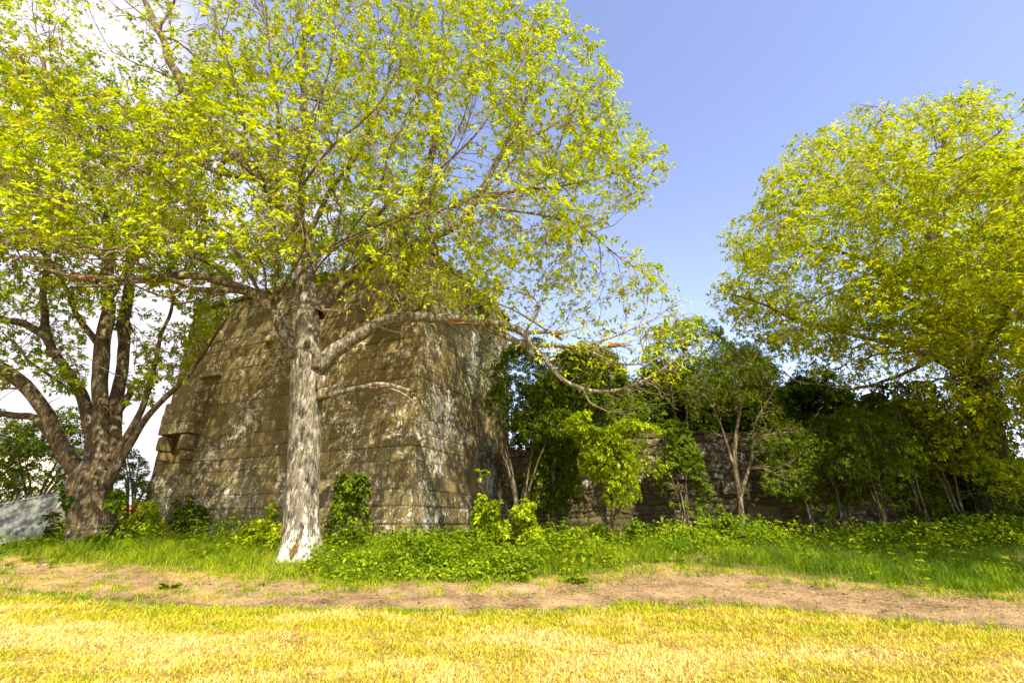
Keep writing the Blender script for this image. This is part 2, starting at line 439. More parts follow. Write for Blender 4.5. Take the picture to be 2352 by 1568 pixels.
def axis_pts(lo, hi, step, far):
    core = np.arange(lo, hi + 1e-6, step)
    g = step * np.cumsum(1.28 ** np.arange(1, 60)); g = g[g < far]
    return np.concatenate([lo - g[::-1], core, hi + g])
ax = axis_pts(-19, 19, .09, 900); ay = axis_pts(4.0, 16.5, .07, 900)
GX, GY = np.meshgrid(ax, ay); Zg = gz(GX, GY)
nx = len(ax); i, j = np.meshgrid(np.arange(len(ay) - 1), np.arange(nx - 1), indexing='ij')
b0 = (i * nx + j).ravel()
quads = np.stack([b0, b0 + 1, b0 + nx + 1, b0 + nx], 1)
dm = dirt_mask(GX, GY).ravel(); bk = bank_mask(GX, GY).ravel()
V = np.stack([GX, GY, Zg], -1).reshape(-1, 3)
fm = dm[quads].mean(1) > .5
inreg = (V[quads[:, 0], 0] > -28) & (V[quads[:, 0], 0] < 28)
def sub(sel):
    q = quads[sel]; u, inv = np.unique(q, return_inverse=True)
    return V[u], [inv.reshape(-1, 4)], {'dirt': dm[u], 'bank': bk[u]}
for nm, sel in (('dirt_path', fm & inreg), ('ground', ~(fm & inreg))):
    v, f, at = sub(sel)
    o = mesh_obj(nm, v, f, M['soil'], smooth=True, attrs=at); tag(o, kind='structure')

# ---------------------------------------------------------------- grass, clods
def blades(x, y, h, w, lean=.35, var=None, bend=.5, z0=-.01):
    n = len(x); base = np.stack([x, y, gz(x, y) + z0], -1)
    a = rng.uniform(0, 2 * np.pi, n); sd_ = np.stack([np.cos(a), np.sin(a), np.zeros(n)], -1)
    b = rng.uniform(0, 2 * np.pi, n); ld = np.stack([np.cos(b), np.sin(b), np.zeros(n)], -1)
    k = np.abs(rng.normal(0, lean, n))[:, None]
    H = h[:, None]; up = np.array([0, 0, 1.0])
    mid = base + nrm(up + ld * k) * H * .55
    tip = mid + nrm(up * (1 - bend * .5) + ld * (k * 2 + bend * .6)) * H * .5
    W = w[:, None] * .5
    v = np.stack([base - sd_ * W, base + sd_ * W, mid + sd_ * W * .75, mid - sd_ * W * .75, tip], 1)
    o = (np.arange(n) * 5)[:, None]
    var = rng.uniform(0, 1, n) if var is None else var
    return v.reshape(-1, 3), [o + [0, 1, 2, 3], o + [3, 2, 4]], np.repeat(var, 5)

# mown field: short straw and green stubble
N = 260000
t = rng.uniform(0, 1, N) ** .85; y = 4.1 + t * 6.0; x = rng.uniform(-1, 1, N) * (y * 1.18 + .6)
keep = (y < y_lo(x) + .55) & (rng.uniform(0, 1, N) > dirt_mask(x, y) * 1.15) & (fbm(x * 2.2, y * 2.6, o=3, seed=27) + rng.normal(0, .12, N) > -.42)
x, y = x[keep], y[keep]; n = len(x)
patch = 1.5 * fbm(x * .8, y * 1.6, o=4, seed=21); fine = fbm(x * 3, y * 3, seed=22)
green = sstep(1.9, .3, y_lo(x) - y)                      # greener by the track
var = np.clip(.56 + .75 * patch + .35 * fine - .42 * green + rng.normal(0, .16, n), 0, 1)
h = rng.uniform(.025, .075, n) * (1 + .8 * fbm(x * 4, y * 4, seed=24)) * (1 + .7 * green * rng.uniform(0, 1, n) + .35 * patch)
v, f, a_ = blades(x, y, h, rng.uniform(.005, .011, n) * (1 + .06 * y), lean=.75, var=var, bend=.9)
tag(mesh_obj('mown_grass', v, f, M['mown'], attrs={'var': a_}), 'short dry yellow mown grass of the foreground field', 'grass', kind='stuff')
cx = rng.uniform(-13, 13, 3800); cyy = 4.3 + rng.uniform(0, 1, 3800) * 5; k = (cyy < y_lo(cx)) & (np.abs(cx) < cyy * 1.2 + .5); cx, cyy = cx[k], cyy[k]; m = 16
x = np.repeat(cx, m) + rng.normal(0, .045, len(cx) * m); y = np.repeat(cyy, m) + rng.normal(0, .035, len(cx) * m)
v, f, a_ = blades(x, y, np.repeat(rng.uniform(.04, .12, len(cx)), m) * rng.uniform(.6, 1.1, len(x)), rng.uniform(.005, .010, len(x)), lean=.55, var=np.clip(np.repeat(rng.uniform(0, .85, len(cx)), m) + rng.normal(0, .12, len(x)), 0, 1), bend=.8)
tag(mesh_obj('field_tufts', v, f, M['mown'], attrs={'var': a_}), 'taller tufts standing in the mown yellow grass', 'grass', kind='stuff')
M['brown'] = leaf_mat('brown_stubble', (.20, .10, .025), (.36, .21, .05), (.55, .38, .12), trans=.2)
cx = rng.uniform(-12, 12, 1500); cyy = 4.3 + rng.uniform(0, 1, 1500) * 5; k = (cyy < y_lo(cx)) & (np.abs(cx) < cyy * 1.2 + .5) & (fbm(cx * .9, cyy * 1.8, seed=211) > 0); cx, cyy = cx[k], cyy[k]; m = 22
x = np.repeat(cx, m) + rng.normal(0, .06, len(cx) * m); y = np.repeat(cyy, m) + rng.normal(0, .035, len(cx) * m)
v, f, a_ = blades(x, y, rng.uniform(.03, .08, len(x)), rng.uniform(.006, .011, len(x)), lean=1.0, var=rng.uniform(0, 1, len(x)), bend=.9)
tag(mesh_obj('brown_stubble', v, f, M['brown'], attrs={'var': a_}), 'small brown withered clumps in the mown field', 'grass', kind='stuff')
# greener tufts along the track and in its middle strip
cx, cyy = [], []
for _ in range(800):
    xx = rng.uniform(-14, 14); s = rng.uniform()
    if s < .55: yy = y_lo(xx) - abs(rng.normal(0, .35)) + .25
    elif s < .8 and xx < -4: yy = y_lo(xx) + (y_up(xx) - y_lo(xx)) * rng.uniform(.3, .6)
    else: yy = y_up(xx) - abs(rng.normal(0, .35)) + .05
    cx.append(xx); cyy.append(yy)
cx, cyy = np.array(cx), np.array(cyy); m = 26
x = np.repeat(cx, m) + rng.normal(0, .075, len(cx) * m); y = np.repeat(cyy, m) + rng.normal(0, .06, len(cx) * m)
hh = np.repeat(rng.uniform(.05, .16, len(cx)), m) * rng.uniform(.6, 1.2, len(x))
v, f, a_ = blades(x, y, hh, rng.uniform(.006, .011, len(x)) * 1.4, lean=.6, var=np.clip(np.repeat(rng.normal(.5, .2, len(cx)), m) + rng.normal(0, .15, len(x)), 0, 1), bend=.8)
tag(mesh_obj('track_tufts', v, f, M['verge'], attrs={'var': a_}), 'small green grass tufts along the edges of the dirt track', 'grass', kind='stuff')
# verge grass
N = 190000
y = 9.6 + rng.uniform(0, 1, N) ** 1.15 * 6.4; x = rng.uniform(-1, 1, N) * (y * 1.13 + .5)
bm_ = bank_mask(x, y); dens = np.clip(.55 + .9 * fbm(x * .8, y * .8, seed=31), .12, 1)
mid = np.exp(-((x + .6) / 2.3) ** 2) * .25 + np.exp(-((x - 4.8) / 1.6) ** 2) * sstep(12.6, 11.8, y) * .6
keep = (rng.uniform(0, 1, N) < bm_ * dens * (1 - mid)); x, y = x[keep], y[keep]; n = len(x)
tall = np.clip(.55 + .9 * fbm(x * .7, y * .9, seed=33), .25, 1.3) * sstep(-.1, 1.0, y - y_up(x) + .35)
tone_patch = fbm(x * .5, y * .5, seed=36)  # broad random variation of the blade colour
h = rng.uniform(.12, .34, n) * (tall + .3) * (1 - .6 * np.exp(-((x - 4.2) / 1.5) ** 2) * sstep(13, 12, y))
v, f, a_ = blades(x, y, h, rng.uniform(.007, .013, n), lean=.32, var=np.clip(.46 + .35 * tone_patch - .42 * sstep(3, 7, x) + rng.normal(0, .16, n), 0, 1), bend=.8)  # blades darkened towards the right: tree shade put into their colour
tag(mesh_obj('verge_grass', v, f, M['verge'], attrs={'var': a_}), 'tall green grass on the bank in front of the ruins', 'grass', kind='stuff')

cx = rng.uniform(-14, 15, 420); cyy = y_up(cx) + rng.uniform(-.05, 1.9, 420) ** 1.0; m = 55
k = np.abs(cx + .8) > 1.6; cx, cyy = cx[k], cyy[k]; sz = rng.uniform(.22, .62, len(cx)) * sstep(-.3, .9, cyy - y_up(cx))
x = np.repeat(cx, m) + rng.normal(0, .09, len(cx) * m); y = np.repeat(cyy, m) + rng.normal(0, .08, len(cx) * m)
v, f, a_ = blades(x, y, np.repeat(sz, m) * rng.uniform(.5, 1.1, len(x)), rng.uniform(.006, .012, len(x)), lean=.42, var=np.clip(np.repeat(rng.uniform(.05, .75, len(cx)) - .2 * sstep(3, 7, cx), m) + rng.normal(0, .12, len(x)), 0, 1), bend=1.0)  # clumps on the right also get the shade in their colour
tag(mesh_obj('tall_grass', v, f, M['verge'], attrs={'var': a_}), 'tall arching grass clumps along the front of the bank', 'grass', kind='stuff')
# clods and crumbs on the track
def lumps(pos, size, flat=.6, k=0):
    base = np.array([(1, 0, 0), (-1, 0, 0), (0, 1, 0), (0, -1, 0), (0, 0, 1), (0, 0, -1)], float)
    fa = np.array([(0, 2, 4), (2, 1, 4), (1, 3, 4), (3, 0, 4), (2, 0, 5), (1, 2, 5), (3, 1, 5), (0, 3, 5)])
    n = len(pos); b = base[None] * rng.uniform(.55, 1.25, (n, 6, 1)) + rng.normal(0, .18, (n, 6, 3)); b[:, :, 2] *= flat
    a = rng.uniform(0, 6.28, n); c, s = np.cos(a)[:, None], np.sin(a)[:, None]
    bx = b[:, :, 0] * c - b[:, :, 1] * s; by = b[:, :, 0] * s + b[:, :, 1] * c
    v = pos[:, None, :] + np.stack([bx, by, b[:, :, 2]], -1) * size[:, None, None]
    return v.reshape(-1, 3), [(fa[None] + (np.arange(n) * 6)[:, None, None]).reshape(-1, 3)]
N = 42000
y = rng.uniform(8, 12.4, N); x = rng.uniform(-15, 15, N); keep = rng.uniform(0, 1, N) < dirt_mask(x, y) * np.clip(.35 + fbm(x * 1.2, y * 3, seed=41), 0, 1)
x, y = x[keep], y[keep]
v, f = lumps(np.stack([x, y, gz(x, y)], -1), rng.uniform(.006, .020, len(x)) + .03 * rng.uniform(0, 1, len(x)) ** 9)
tag(mesh_obj('soil_clods', v, f, M['soil'], attrs={'dirt': np.ones(len(v)), 'bank': np.zeros(len(v))}), 'loose crumbs and clods of soil on the dirt track', 'soil', kind='stuff')
# straw litter lying about
def litter(n_, xr, yr, msk):
    y = rng.uniform(*yr, n_); x = rng.uniform(*xr, n_); k = rng.uniform(0, 1, n_) < msk(x, y); x, y = x[k], y[k]
    p = np.stack([x, y, gz(x, y) + .012], -1); a = rng.uniform(0, 6.28, len(x))
    d = np.stack([np.cos(a), np.sin(a), rng.normal(0, .12, len(x))], -1)
    return leaf_mesh(p, d, np.tile([0, 0, 1.0], (len(x), 1)) + .2 * rand_dirs(len(x)), rng.uniform(.05, .14, len(x)), .09, .1, .05)
v, f = litter(26000, (-13, 13), (4.2, 12), lambda x, y: .25 + .6 * sstep(-.6, .2, -np.abs(y - y_up(x)) + .3))
tag(mesh_obj('dry_straw', v, f, M['mown'], attrs={'var': np.repeat(rng.uniform(.55, 1, len(v) // 6), 6)}), 'pale dry straw lying on the field and bank edge', 'straw', kind='stuff')

# ---------------------------------------------------------------- masonry
def courses(H, lo, hi, r):
    z = [0.0]
    while z[-1] < H - lo * .6: z.append(z[-1] + r.uniform(lo, hi))
    z = np.array(z); return z * H / z[-1]
def stone_field(W, H, cz, r, wlo, whi, res, relief=.02, gap=.012, rough=.006, warp=0.0, ws=1.5, offs=.008, end_off=0.0, round_=0.0):
    """height field of laid stones: returns u, v grids, height, tint, joint"""
    nu = max(2, int(W / res)); nv = max(2, int(H / res))
    u, v = np.meshgrid(np.linspace(0, W, nu), np.linspace(0, H, nv))
    uw = u + warp * fbm(u * ws, v * ws, seed=51) + gap * .5 * fbm(u * 9, v * 9, o=2, seed=77); vw = v + warp * .8 * fbm(u * ws, v * ws, seed=55) + gap * .8 * fbm(u * 4, v * 9, o=2, seed=78)
    ci = np.clip(np.searchsorted(cz, vw, side='right') - 1, 0, len(cz) - 2)
    h = np.zeros_like(u); tint = np.zeros_like(u); joint = np.zeros_like(u)
    for c in range(len(cz) - 1):
        e = [-r.uniform(0, wlo)]
        while e[-1] < W + whi: e.append(e[-1] + r.uniform(wlo, whi))
        e = np.array(e); mk = ci == c
        if not mk.any(): continue
        uu = uw[mk]; k = np.clip(np.searchsorted(e, uu, side='right') - 1, 0, len(e) - 2)
        off = r.uniform(-offs, offs, len(e)); tn = r.uniform(0, 1, len(e)); tx = r.uniform(-.008, .008, len(e))
        du = np.minimum(uu - e[k], e[k + 1] - uu); dv = np.minimum(vw[mk] - cz[c], cz[c + 1] - vw[mk])
        if round_:
            hw = (e[k + 1] - e[k]) / 2; hv = (cz[c + 1] - cz[c]) / 2
            q = 1 - (np.clip(1 - du / hw, 0, 1) ** 4 + np.clip(1 - dv / hv, 0, 1) ** 4); d = np.minimum(du, dv)
            prof_ = np.clip(q, 0, 1) ** .5
            hh = relief * prof_
        else:
            d = np.minimum(du, dv); hh = relief * sstep(gap * .3, gap * 1.8, d)
        h[mk] = hh + off[k] + tx[k] * (uu - e[k]) ; tint[mk] = tn[k]
        joint[mk] = 1 - sstep(gap * .4, gap * 1.5, d)
    h = h + rough * fbm(u * 6, v * 6, o=4, seed=60)
    if not round_: h = h * sstep(0, .035, u) * sstep(0, .035, W - u) 
    return u, v, h, tint, joint
def wall_grid(o, e, nml, field, top=None):
    u, v, h, tint, joint = field
    o, e, nml = map(np.asarray, (o, e, nml))
    vv = v if top is None else v * top(u) / v.max()
    p = o + u[..., None] * e + vv[..., None] * np.array([0, 0, 1.0]) + h[..., None] * nml
    n = u.shape[1]; i, j = np.meshgrid(np.arange(u.shape[0] - 1), np.arange(n - 1), indexing='ij'); b = (i * n + j).ravel()
    q = np.stack([b, b + 1, b + n + 1, b + n], 1)
    return p.reshape(-1, 3), [q], tint.ravel(), joint.ravel()

r_ = np.random.default_rng(3)
TC = np.array([-2.85, 14.0, -.75])                       # near corner of the tower, at the ground
E1 = np.array([-.911, .412, 0]); E2 = np.array([.412, .911, 0]); N1 = np.array([-.412, -.911, 0]); N2 = np.array([.911, -.412, 0])
HT = 9.45; W1, W2 = 12.2, 6.6
tower = root('stone_tower', TC, 'square ruined stone tower of large lichen-spotted granite blocks behind the pale tree', 'tower')
cz = courses(HT, .36, .50, r_)
top1 = lambda u: HT + .12 * fbm(u * .8, u * 0, seed=71) + .10 * np.floor(vnoise(u * 1.4, u * 0 + 3, seed=72) * 1.5)
fA = stone_field(W1, HT, cz, r_, .5, 1.2, .032, gap=.012, offs=.009, rough=.012)
v, f, tn, jt = wall_grid(TC, E1, N1, fA); kid('wall', v, f, M['ashlar'], tower, attrs={'tint': tn, 'joint': jt}, smooth=True)
fB = stone_field(W2, HT, cz, r_, .5, 1.2, .032, gap=.012, offs=.009, rough=.012)
v, f, tn, jt = wall_grid(TC, E2, N2, fB); kid('wall', v, [a[:, ::-1] for a in f], M['ashlar'], tower, attrs={'tint': tn, 'joint': jt}, smooth=True)
for o_, e_, n_, w_ in ((TC + E2 * W2, E1, -N1, W1), (TC + E1 * W1, E2, -N2, W2)):
    fC = stone_field(w_, HT, cz, r_, .5, 1.1, .12)
    v, f, tn, jt = wall_grid(o_, e_, n_, fC); kid('wall', v, f, M['ashlar'], tower, attrs={'tint': tn, 'joint': jt}, smooth=True)

def block(c, ex, ey, ez, sx, sy, sz, bev=.02, seed=0, sub_=5, rough=.012):
    """a worn stone block: a rounded, slightly lumpy box; ex, ey, ez are its axes"""
    g = np.linspace(-1, 1, sub_); vs, fs, off = [], [], 0
    for axn in range(3):
        for s in (-1, 1):
            a, b = np.meshgrid(g, g); q = np.zeros(a.shape + (3,))
            q[..., axn] = s; q[..., (axn + 1) % 3] = a; q[..., (axn + 2) % 3] = b * s
            q = q.reshape(-1, 3); half = np.array([sx, sy, sz]) / 2
            inn = half - bev; pt = q * half; cl_ = np.clip(pt, -inn, inn); d = pt - cl_
            l = np.linalg.norm(d, axis=1, keepdims=True); pt = cl_ + d / np.maximum(l, 1e-9) * np.minimum(l, bev)
            pt = pt * (1 + rough * 3 * fbm(pt[:, 0] * 4 + seed * 7.3, pt[:, 1] * 4, pt[:, 2] * 4, o=3)[:, None])
            vs.append(c + pt[:, :1] * ex + pt[:, 1:2] * ey + pt[:, 2:] * ez)
            i, j = np.meshgrid(np.arange(sub_ - 1), np.arange(sub_ - 1), indexing='ij'); bb = (i * sub_ + j).ravel() + off
            fs.append(np.stack([bb, bb + 1, bb + sub_ + 1, bb + sub_], 1)); off += sub_ * sub_
    return np.vstack(vs), [np.vstack(fs)]
EZ = np.array([0, 0, 1.0])
# coping along the top of all four sides, and the floor of the roof
parts = []
for o_, e_, n_, w_ in ((TC, E1, N1, W1), (TC, E2, N2, W2), (TC + E2 * W2, E1, -N1, W1), (TC + E1 * W1, E2, -N2, W2)):
    s = 0
    while s < w_ - .05:
        l = min(r_.uniform(.5, 1.0), w_ - s); hh = r_.uniform(.14, .24)
        parts.append(block(o_ + e_ * (s + l / 2) + EZ * (HT + hh / 2 + .004) - n_ * (.22 - r_.uniform(.04, .10)), e_, n_, EZ, l - .012, .55, hh, .03, len(parts))); s += l
v, f = cat_mesh(parts); kid('coping', v, f, M['ashlar'], tower, attrs={'tint': rng.uniform(0, .4, len(v)), 'joint': np.zeros(len(v))}, smooth=True)
v, f = block(TC + E1 * W1 / 2 + E2 * W2 / 2 + EZ * (HT - .2), E1, E2, EZ, W1 - .1, W2 - .1, .3); kid('roof', v, f, M['ashlar'], tower, attrs={'tint': np.zeros(len(v)), 'joint': np.zeros(len(v))})
# corbelled chute near the far left corner
def tower_part(name, lst, par=tower, **kw):
    v, f = cat_mesh(lst); return kid(name, v, f, M['ashlar'], par, attrs={'tint': np.full(len(v), .8), 'joint': np.zeros(len(v))}, smooth=True, **kw)
lst = []; zb = 3.95; steps = [(.42, .52), (.40, .52), (.42, .50), (.38, .40), (.38, .27), (.34, .14)]
for si, (hh, pr) in enumerate(steps):
    wds = [.62, .52, .62] if si < 3 else ([.8, .6] if si < 5 else [.9]); s = 10.72 - sum(wds) / 2
    for wd in wds:
        lst.append(block(TC + E1 * (s + wd / 2) + N1 * (pr / 2 - .02) + EZ * (zb + hh / 2), E1, N1, EZ, wd - .014, pr + .04, hh - .008, .02, len(lst))); s += wd
    zb += hh
ch = tower_part('chute', lst)
for uu in (10.05, 11.35):
    lst = [block(TC + E1 * uu + N1 * .20 + EZ * 3.16, E1, N1, EZ, .34, .40, .34, .08, 3), block(TC + E1 * uu + N1 * .28 + EZ * 3.62, E1, N1, EZ, .38, .50, .56, .10, 5)]
    tower_part('corbel', lst)
tower_part('putlog_stone', [block(TC + E1 * 6.9 + N1 * .10 + EZ * 7.3, E1, N1, EZ, .42, .24, .22, .05, 9)])
tower_part('ledge_stone', [block(TC + E1 * 9.9 + N1 * .10 + EZ * 6.25, E1, N1, EZ, 1.2, .24, .16, .04, 12)])

# rubble wall to the right, in two lengths: a lower one and a taller ruined stretch
def rubble(name, label, A, B, H, topfn, seed, wlo=.16, whi=.62, clo=.12, chi=.36):
    r = np.random.default_rng(seed); A, B = np.array(A), np.array(B); W = np.linalg.norm(B - A); e = (B - A) / W; nn = np.array([e[1], -e[0], 0])
    t = root(name, A, label, 'wall')
    cc = courses(H, clo, chi, r)
    F = stone_field(W, H, cc, r, wlo, whi, .035, relief=.085, gap=.022, rough=.02, warp=.16, ws=1.1, offs=.035, round_=1)
    v, f, tn, jt = wall_grid(A, e, nn, F, top=topfn)
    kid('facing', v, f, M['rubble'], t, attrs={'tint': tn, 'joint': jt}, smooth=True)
    # body: back and top, 0.6 m thick
    m = 60; us = np.linspace(0, W, m); tp = topfn(us)
    a = A + us[:, None] * e; th = .6
    rows = [a + EZ * 0, a + EZ * tp[:, None], a + EZ * tp[:, None] - nn * th, a + EZ * 0 - nn * th]
    vv = np.stack(rows, 1).reshape(-1, 3); q = []
    for k in (1, 2):
        b = np.arange(m - 1) * 4 + k; q.append(np.stack([b, b + 1, b + 5, b + 4], 1))
    q.append(np.array([[0, 1, 2, 3], [(m - 1) * 4 + 3, (m - 1) * 4 + 2, (m - 1) * 4 + 1, (m - 1) * 4]]))
    kid('core', vv, [np.vstack(q)], M['rubble'], t, attrs={'tint': np.zeros(len(vv)), 'joint': np.zeros(len(vv))})
    lst = []; s = 0
    while s < W - .2:
        l = r.uniform(.22, .55); hh = r.uniform(.08, .2); z = float(topfn(np.array([s + l / 2]))[0])
        lst.append(block(A + e * (s + l / 2) - nn * (.2 + r.uniform(-.06, .05)) + EZ * (z + hh * .4), e, nn, EZ, l + .05, .55, hh, .05, len(lst), 4, .05)); s += l
    v, f = cat_mesh(lst); kid('top_stones', v, f, M['rubble'], t, attrs={'tint': rng.uniform(.2, 1, len(v)), 'joint': np.zeros(len(v))}, smooth=True)
    return t
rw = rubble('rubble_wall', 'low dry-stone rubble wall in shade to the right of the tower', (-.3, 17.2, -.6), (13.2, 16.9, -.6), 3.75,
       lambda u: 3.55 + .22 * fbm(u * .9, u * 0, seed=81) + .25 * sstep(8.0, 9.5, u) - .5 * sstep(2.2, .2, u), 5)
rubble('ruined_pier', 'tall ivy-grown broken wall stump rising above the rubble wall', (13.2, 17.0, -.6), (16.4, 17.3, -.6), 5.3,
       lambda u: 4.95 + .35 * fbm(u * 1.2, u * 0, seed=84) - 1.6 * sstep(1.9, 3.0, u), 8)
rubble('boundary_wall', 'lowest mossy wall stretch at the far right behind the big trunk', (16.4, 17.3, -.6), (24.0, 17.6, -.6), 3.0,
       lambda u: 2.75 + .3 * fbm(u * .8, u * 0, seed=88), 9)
# dressed blocks of the walled-up opening
ld = []
for (px, py, w, h_) in ((1475, 1085, .95, .5), (1585, 1120, .9, .42), (1650, 1180, 1.1, .5), (1740, 1070, .9, .55), (1560, 1200, .8, .35), (1700, 1240, 1.0, .4)):
    c_ = P(px + 100, py, 17.0); ld.append(block(np.array([c_[0], 16.98, c_[2]]), np.array([1, 0, 0.]), np.array([0, -1, 0.]), EZ, w, .3, h_, .04, len(ld)))
v, f = cat_mesh(ld); kid('dressed_stones', v, f, M['rubble'], rw, attrs={'tint': np.full(len(v), .9), 'joint': np.zeros(len(v))}, smooth=True)

# ---------------------------------------------------------------- trees
class Tree:
    def __init__(s):
        s.pos, s.dir, s.rad = [], [], []
    def nodes(s, pts, R, skip=0.0):
        T = nrm(np.gradient(pts, axis=0)); k = int(len(pts) * skip)
        s.pos.append(pts[k:]); s.dir.append(T[k:]); s.rad.append(R[k:])
    def limb(s, pts, r0, r1, step=.2, jit=.05, skip=.25, power=.8):
        p = smooth_path(pts, step, jit); t = np.linspace(0, 1, len(p))
        R = r0 + (r1 - r0) * t ** power; R = R * (1 + .10 * vnoise(t * len(p) * .35 + r0 * 50, t * 0))
        s.nodes(p, R, skip); return p, R
    def grow(s, tg, npt, rk, rmin, maxlen, upb=.35, k=10, pmax=.55, angw=.9, minr=0.0, wig=.06, endr=.35):
        pos = np.vstack(s.pos); dr = np.vstack(s.dir); rd = np.concatenate(s.rad)
        kd = kdtree.KDTree(len(pos))
        for i in range(len(pos)): kd.insert(pos[i], i)
        kd.balance(); sel = np.zeros(len(tg), int)
        idx = np.zeros((len(tg), k), int)
        for i, t in enumerate(tg):
            q = [w[1] for w in kd.find_n(t, k)]; idx[i] = (q * k)[:k] if len(q) < k else q
        d = tg[:, None, :] - pos[idx]; ln = np.linalg.norm(d, axis=2) + 1e-6
        cosv = (d / ln[..., None] * dr[idx]).sum(2)
        cost = ln * (1 + angw * (1 - cosv)) + rng.uniform(0, .15, ln.shape)
        b = cost.argmin(1); a = np.arange(len(tg)); sel = idx[a, b]
        p0 = pos[sel]; pd = dr[sel]; pr = rd[sel]; v = tg - p0; l = np.linalg.norm(v, axis=1)
        sc = np.minimum(1, maxlen * rng.uniform(.7, 1.2, len(l)) / np.maximum(l, 1e-6)); v = v * sc[:, None]; l = l * sc
        ok = l > .06; p0, pd, pr, v, l = p0[ok], pd[ok], pr[ok], v[ok], l[ok]; L1 = l[:, None]
        to = v / L1
        c1 = p0 + nrm(pd * .55 + to * .8) * L1 * .38
        c2 = p0 + v - nrm(to + np.array([0, 0, upb]) + .15 * rand_dirs(len(l))) * L1 * .33
        t = np.linspace(0, 1, npt)[None, :, None]
        B = (1 - t) ** 3 * p0[:, None] + 3 * (1 - t) ** 2 * t * c1[:, None] + 3 * (1 - t) * t * t * c2[:, None] + t ** 3 * (p0 + v)[:, None]
        if wig:
            w = rng.normal(0, wig, B.shape) * l[:, None, None] * np.sin(np.pi * t); B = B + w * .5
        r0 = np.minimum(pr * pmax, rmin + rk * l); r0 = np.maximum(r0, rmin)
        R = r0[:, None] * (1 - (1 - endr) * np.linspace(0, 1, npt)[None, :])
        T = nrm(np.gradient(B, axis=1)); c = max(1, npt // 4)
        s.pos.append(B[:, c:].reshape(-1, 3)); s.dir.append(T[:, c:].reshape(-1, 3)); s.rad.append(R[:, c:].reshape(-1))
        return B, R, T

# openings of the crowns, where sky and bare limbs show
THIN = [([(150, -60), (470, -60), (450, 120), (420, 240), (330, 250), (220, 150)], .30), ([(1040, 230), (1110, 200), (1150, 330), (1110, 440), (1030, 430)], .15),
        ([(-50, 560), (250, 560), (420, 700), (420, 960), (-50, 900)], .50), ([(1180, 560), (1420, 560), (1560, 700), (1300, 740), (1150, 700)], .45),
        ([(1840, 820), (2300, 850), (2420, 1080), (1840, 900)], .5), ([(860, 60), (900, 60), (900, 180), (850, 180)], .3)]
def env_pts(n, ells, poly=None, zmin=None, hollow=.25, extra=None, lumpy=True):
    out = []; tot = 0; vol = np.array([a[1][0] * a[1][1] * a[1][2] for a in ells]); vol = vol / vol.sum()
    while tot < n:
        m = n * 2; k = rng.choice(len(ells), m, p=vol)
        c = np.array([ells[q][0] for q in range(len(ells))])[k]; r = np.array([ells[q][1] for q in range(len(ells))])[k]
        rad = rng.uniform(0, 1, m) ** (1 / 3); rad = np.where(rng.uniform(0, 1, m) < hollow, rad ** .4, rad)
        p = c + rand_dirs(m) * rad[:, None] * r
        ok = np.ones(m, bool)
        if zmin is not None: ok &= p[:, 2] > zmin
        # foliage gathers in layered masses with gaps between them
        if lumpy: ok &= rng.uniform(0, .55, m) < .34 + 1.0 * fbm(p[:, 0] * .75 + 7, p[:, 1] * .75, p[:, 2] * 1.05, o=2, seed=140)
        if poly is not None:
            x, y = proj(p); x = x + 34 * fbm(p[:, 0] * .8, p[:, 2] * .8, p[:, 1] * .5, o=3); y = y + 34 * fbm(p[:, 0] * .8 + 40, p[:, 2] * .8, p[:, 1] * .5, o=3)
            ok &= inside(poly, x, y)
            for zp, kp in THIN:
                ok &= ~inside(zp, x, y) | (rng.uniform(0, 1, m) < kp)
        if extra is not None: ok &= extra(p)
        p = p[ok]; out.append(p); tot += len(p)
    return np.vstack(out)[:n]

def trunk_disp(P_, k, z0, flare=.45, lobes=5, rough=.05, fh=.5, seed=0):
    n = len(P_); ang = np.arange(k) * 2 * np.pi / k
    hgt = (P_[:, 2] - z0)[:, None]; A = ang[None, :]
    fl = flare * np.exp(-np.maximum(hgt, 0) / fh) * (1 + .45 * np.cos(lobes * A + seed) + .25 * np.cos(3 * A + 1.3))
    x = np.cos(A) * 1.6 + 0 * hgt; y_ = np.sin(A) * 1.6 + 0 * hgt; z = hgt * .8 + 0 * A
    lump = fbm(x, y_, z, o=3, seed=90 + seed); ridg = fbm(x * 5, y_ * 5, z * 1.1, o=3, seed=95 + seed)
    return (1 + fl + .10 * lump + rough * ridg)[None]

def finish_tree(name, label, cat, group, base, trunk, limbs, lv, leafargs, mats, torn=(), extra_parts=()):
    t = root(name, base, label, cat, group)
    for (pts, R, k, dsp) in trunk:
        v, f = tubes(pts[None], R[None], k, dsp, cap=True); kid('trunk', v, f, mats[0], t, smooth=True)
    for (p, R) in limbs:
        k = 14 if R[0] > .06 else 8
        v, f = tubes(p[None], R[None], k, None if R[0] < .06 else (1 + .09 * fbm(np.arange(len(p))[:, None] * .5 + 0 * np.arange(k), np.cos(np.arange(k) * 6.28 / k)[None] * 1.2 + R[0] * 70, np.sin(np.arange(k) * 6.28 / k)[None] * 1.2, o=3))[None], cap=True)
        kid('branch', v, f, (mats[0] if len(mats) < 4 or p[:, 2].mean() < 5.6 else mats[3]) if R[0] > .035 else mats[1], t, smooth=True)
    parts = [tubes(B, R, k) for (B, R, k) in lv]
    if parts:
        v, f = cat_mesh(parts); kid('twigs', v, f, mats[1], t, smooth=True)
    vs, fs, va, off = [], [], [], 0
    for (v, f, a) in leafargs:
        vs.append(v); fs.append(f[0] + off); va.append(a); off += len(v)
    if vs: kid('foliage', np.vstack(vs), [np.vstack(fs)], mats[2], t, attrs={'var': np.concatenate(va)})
    return t

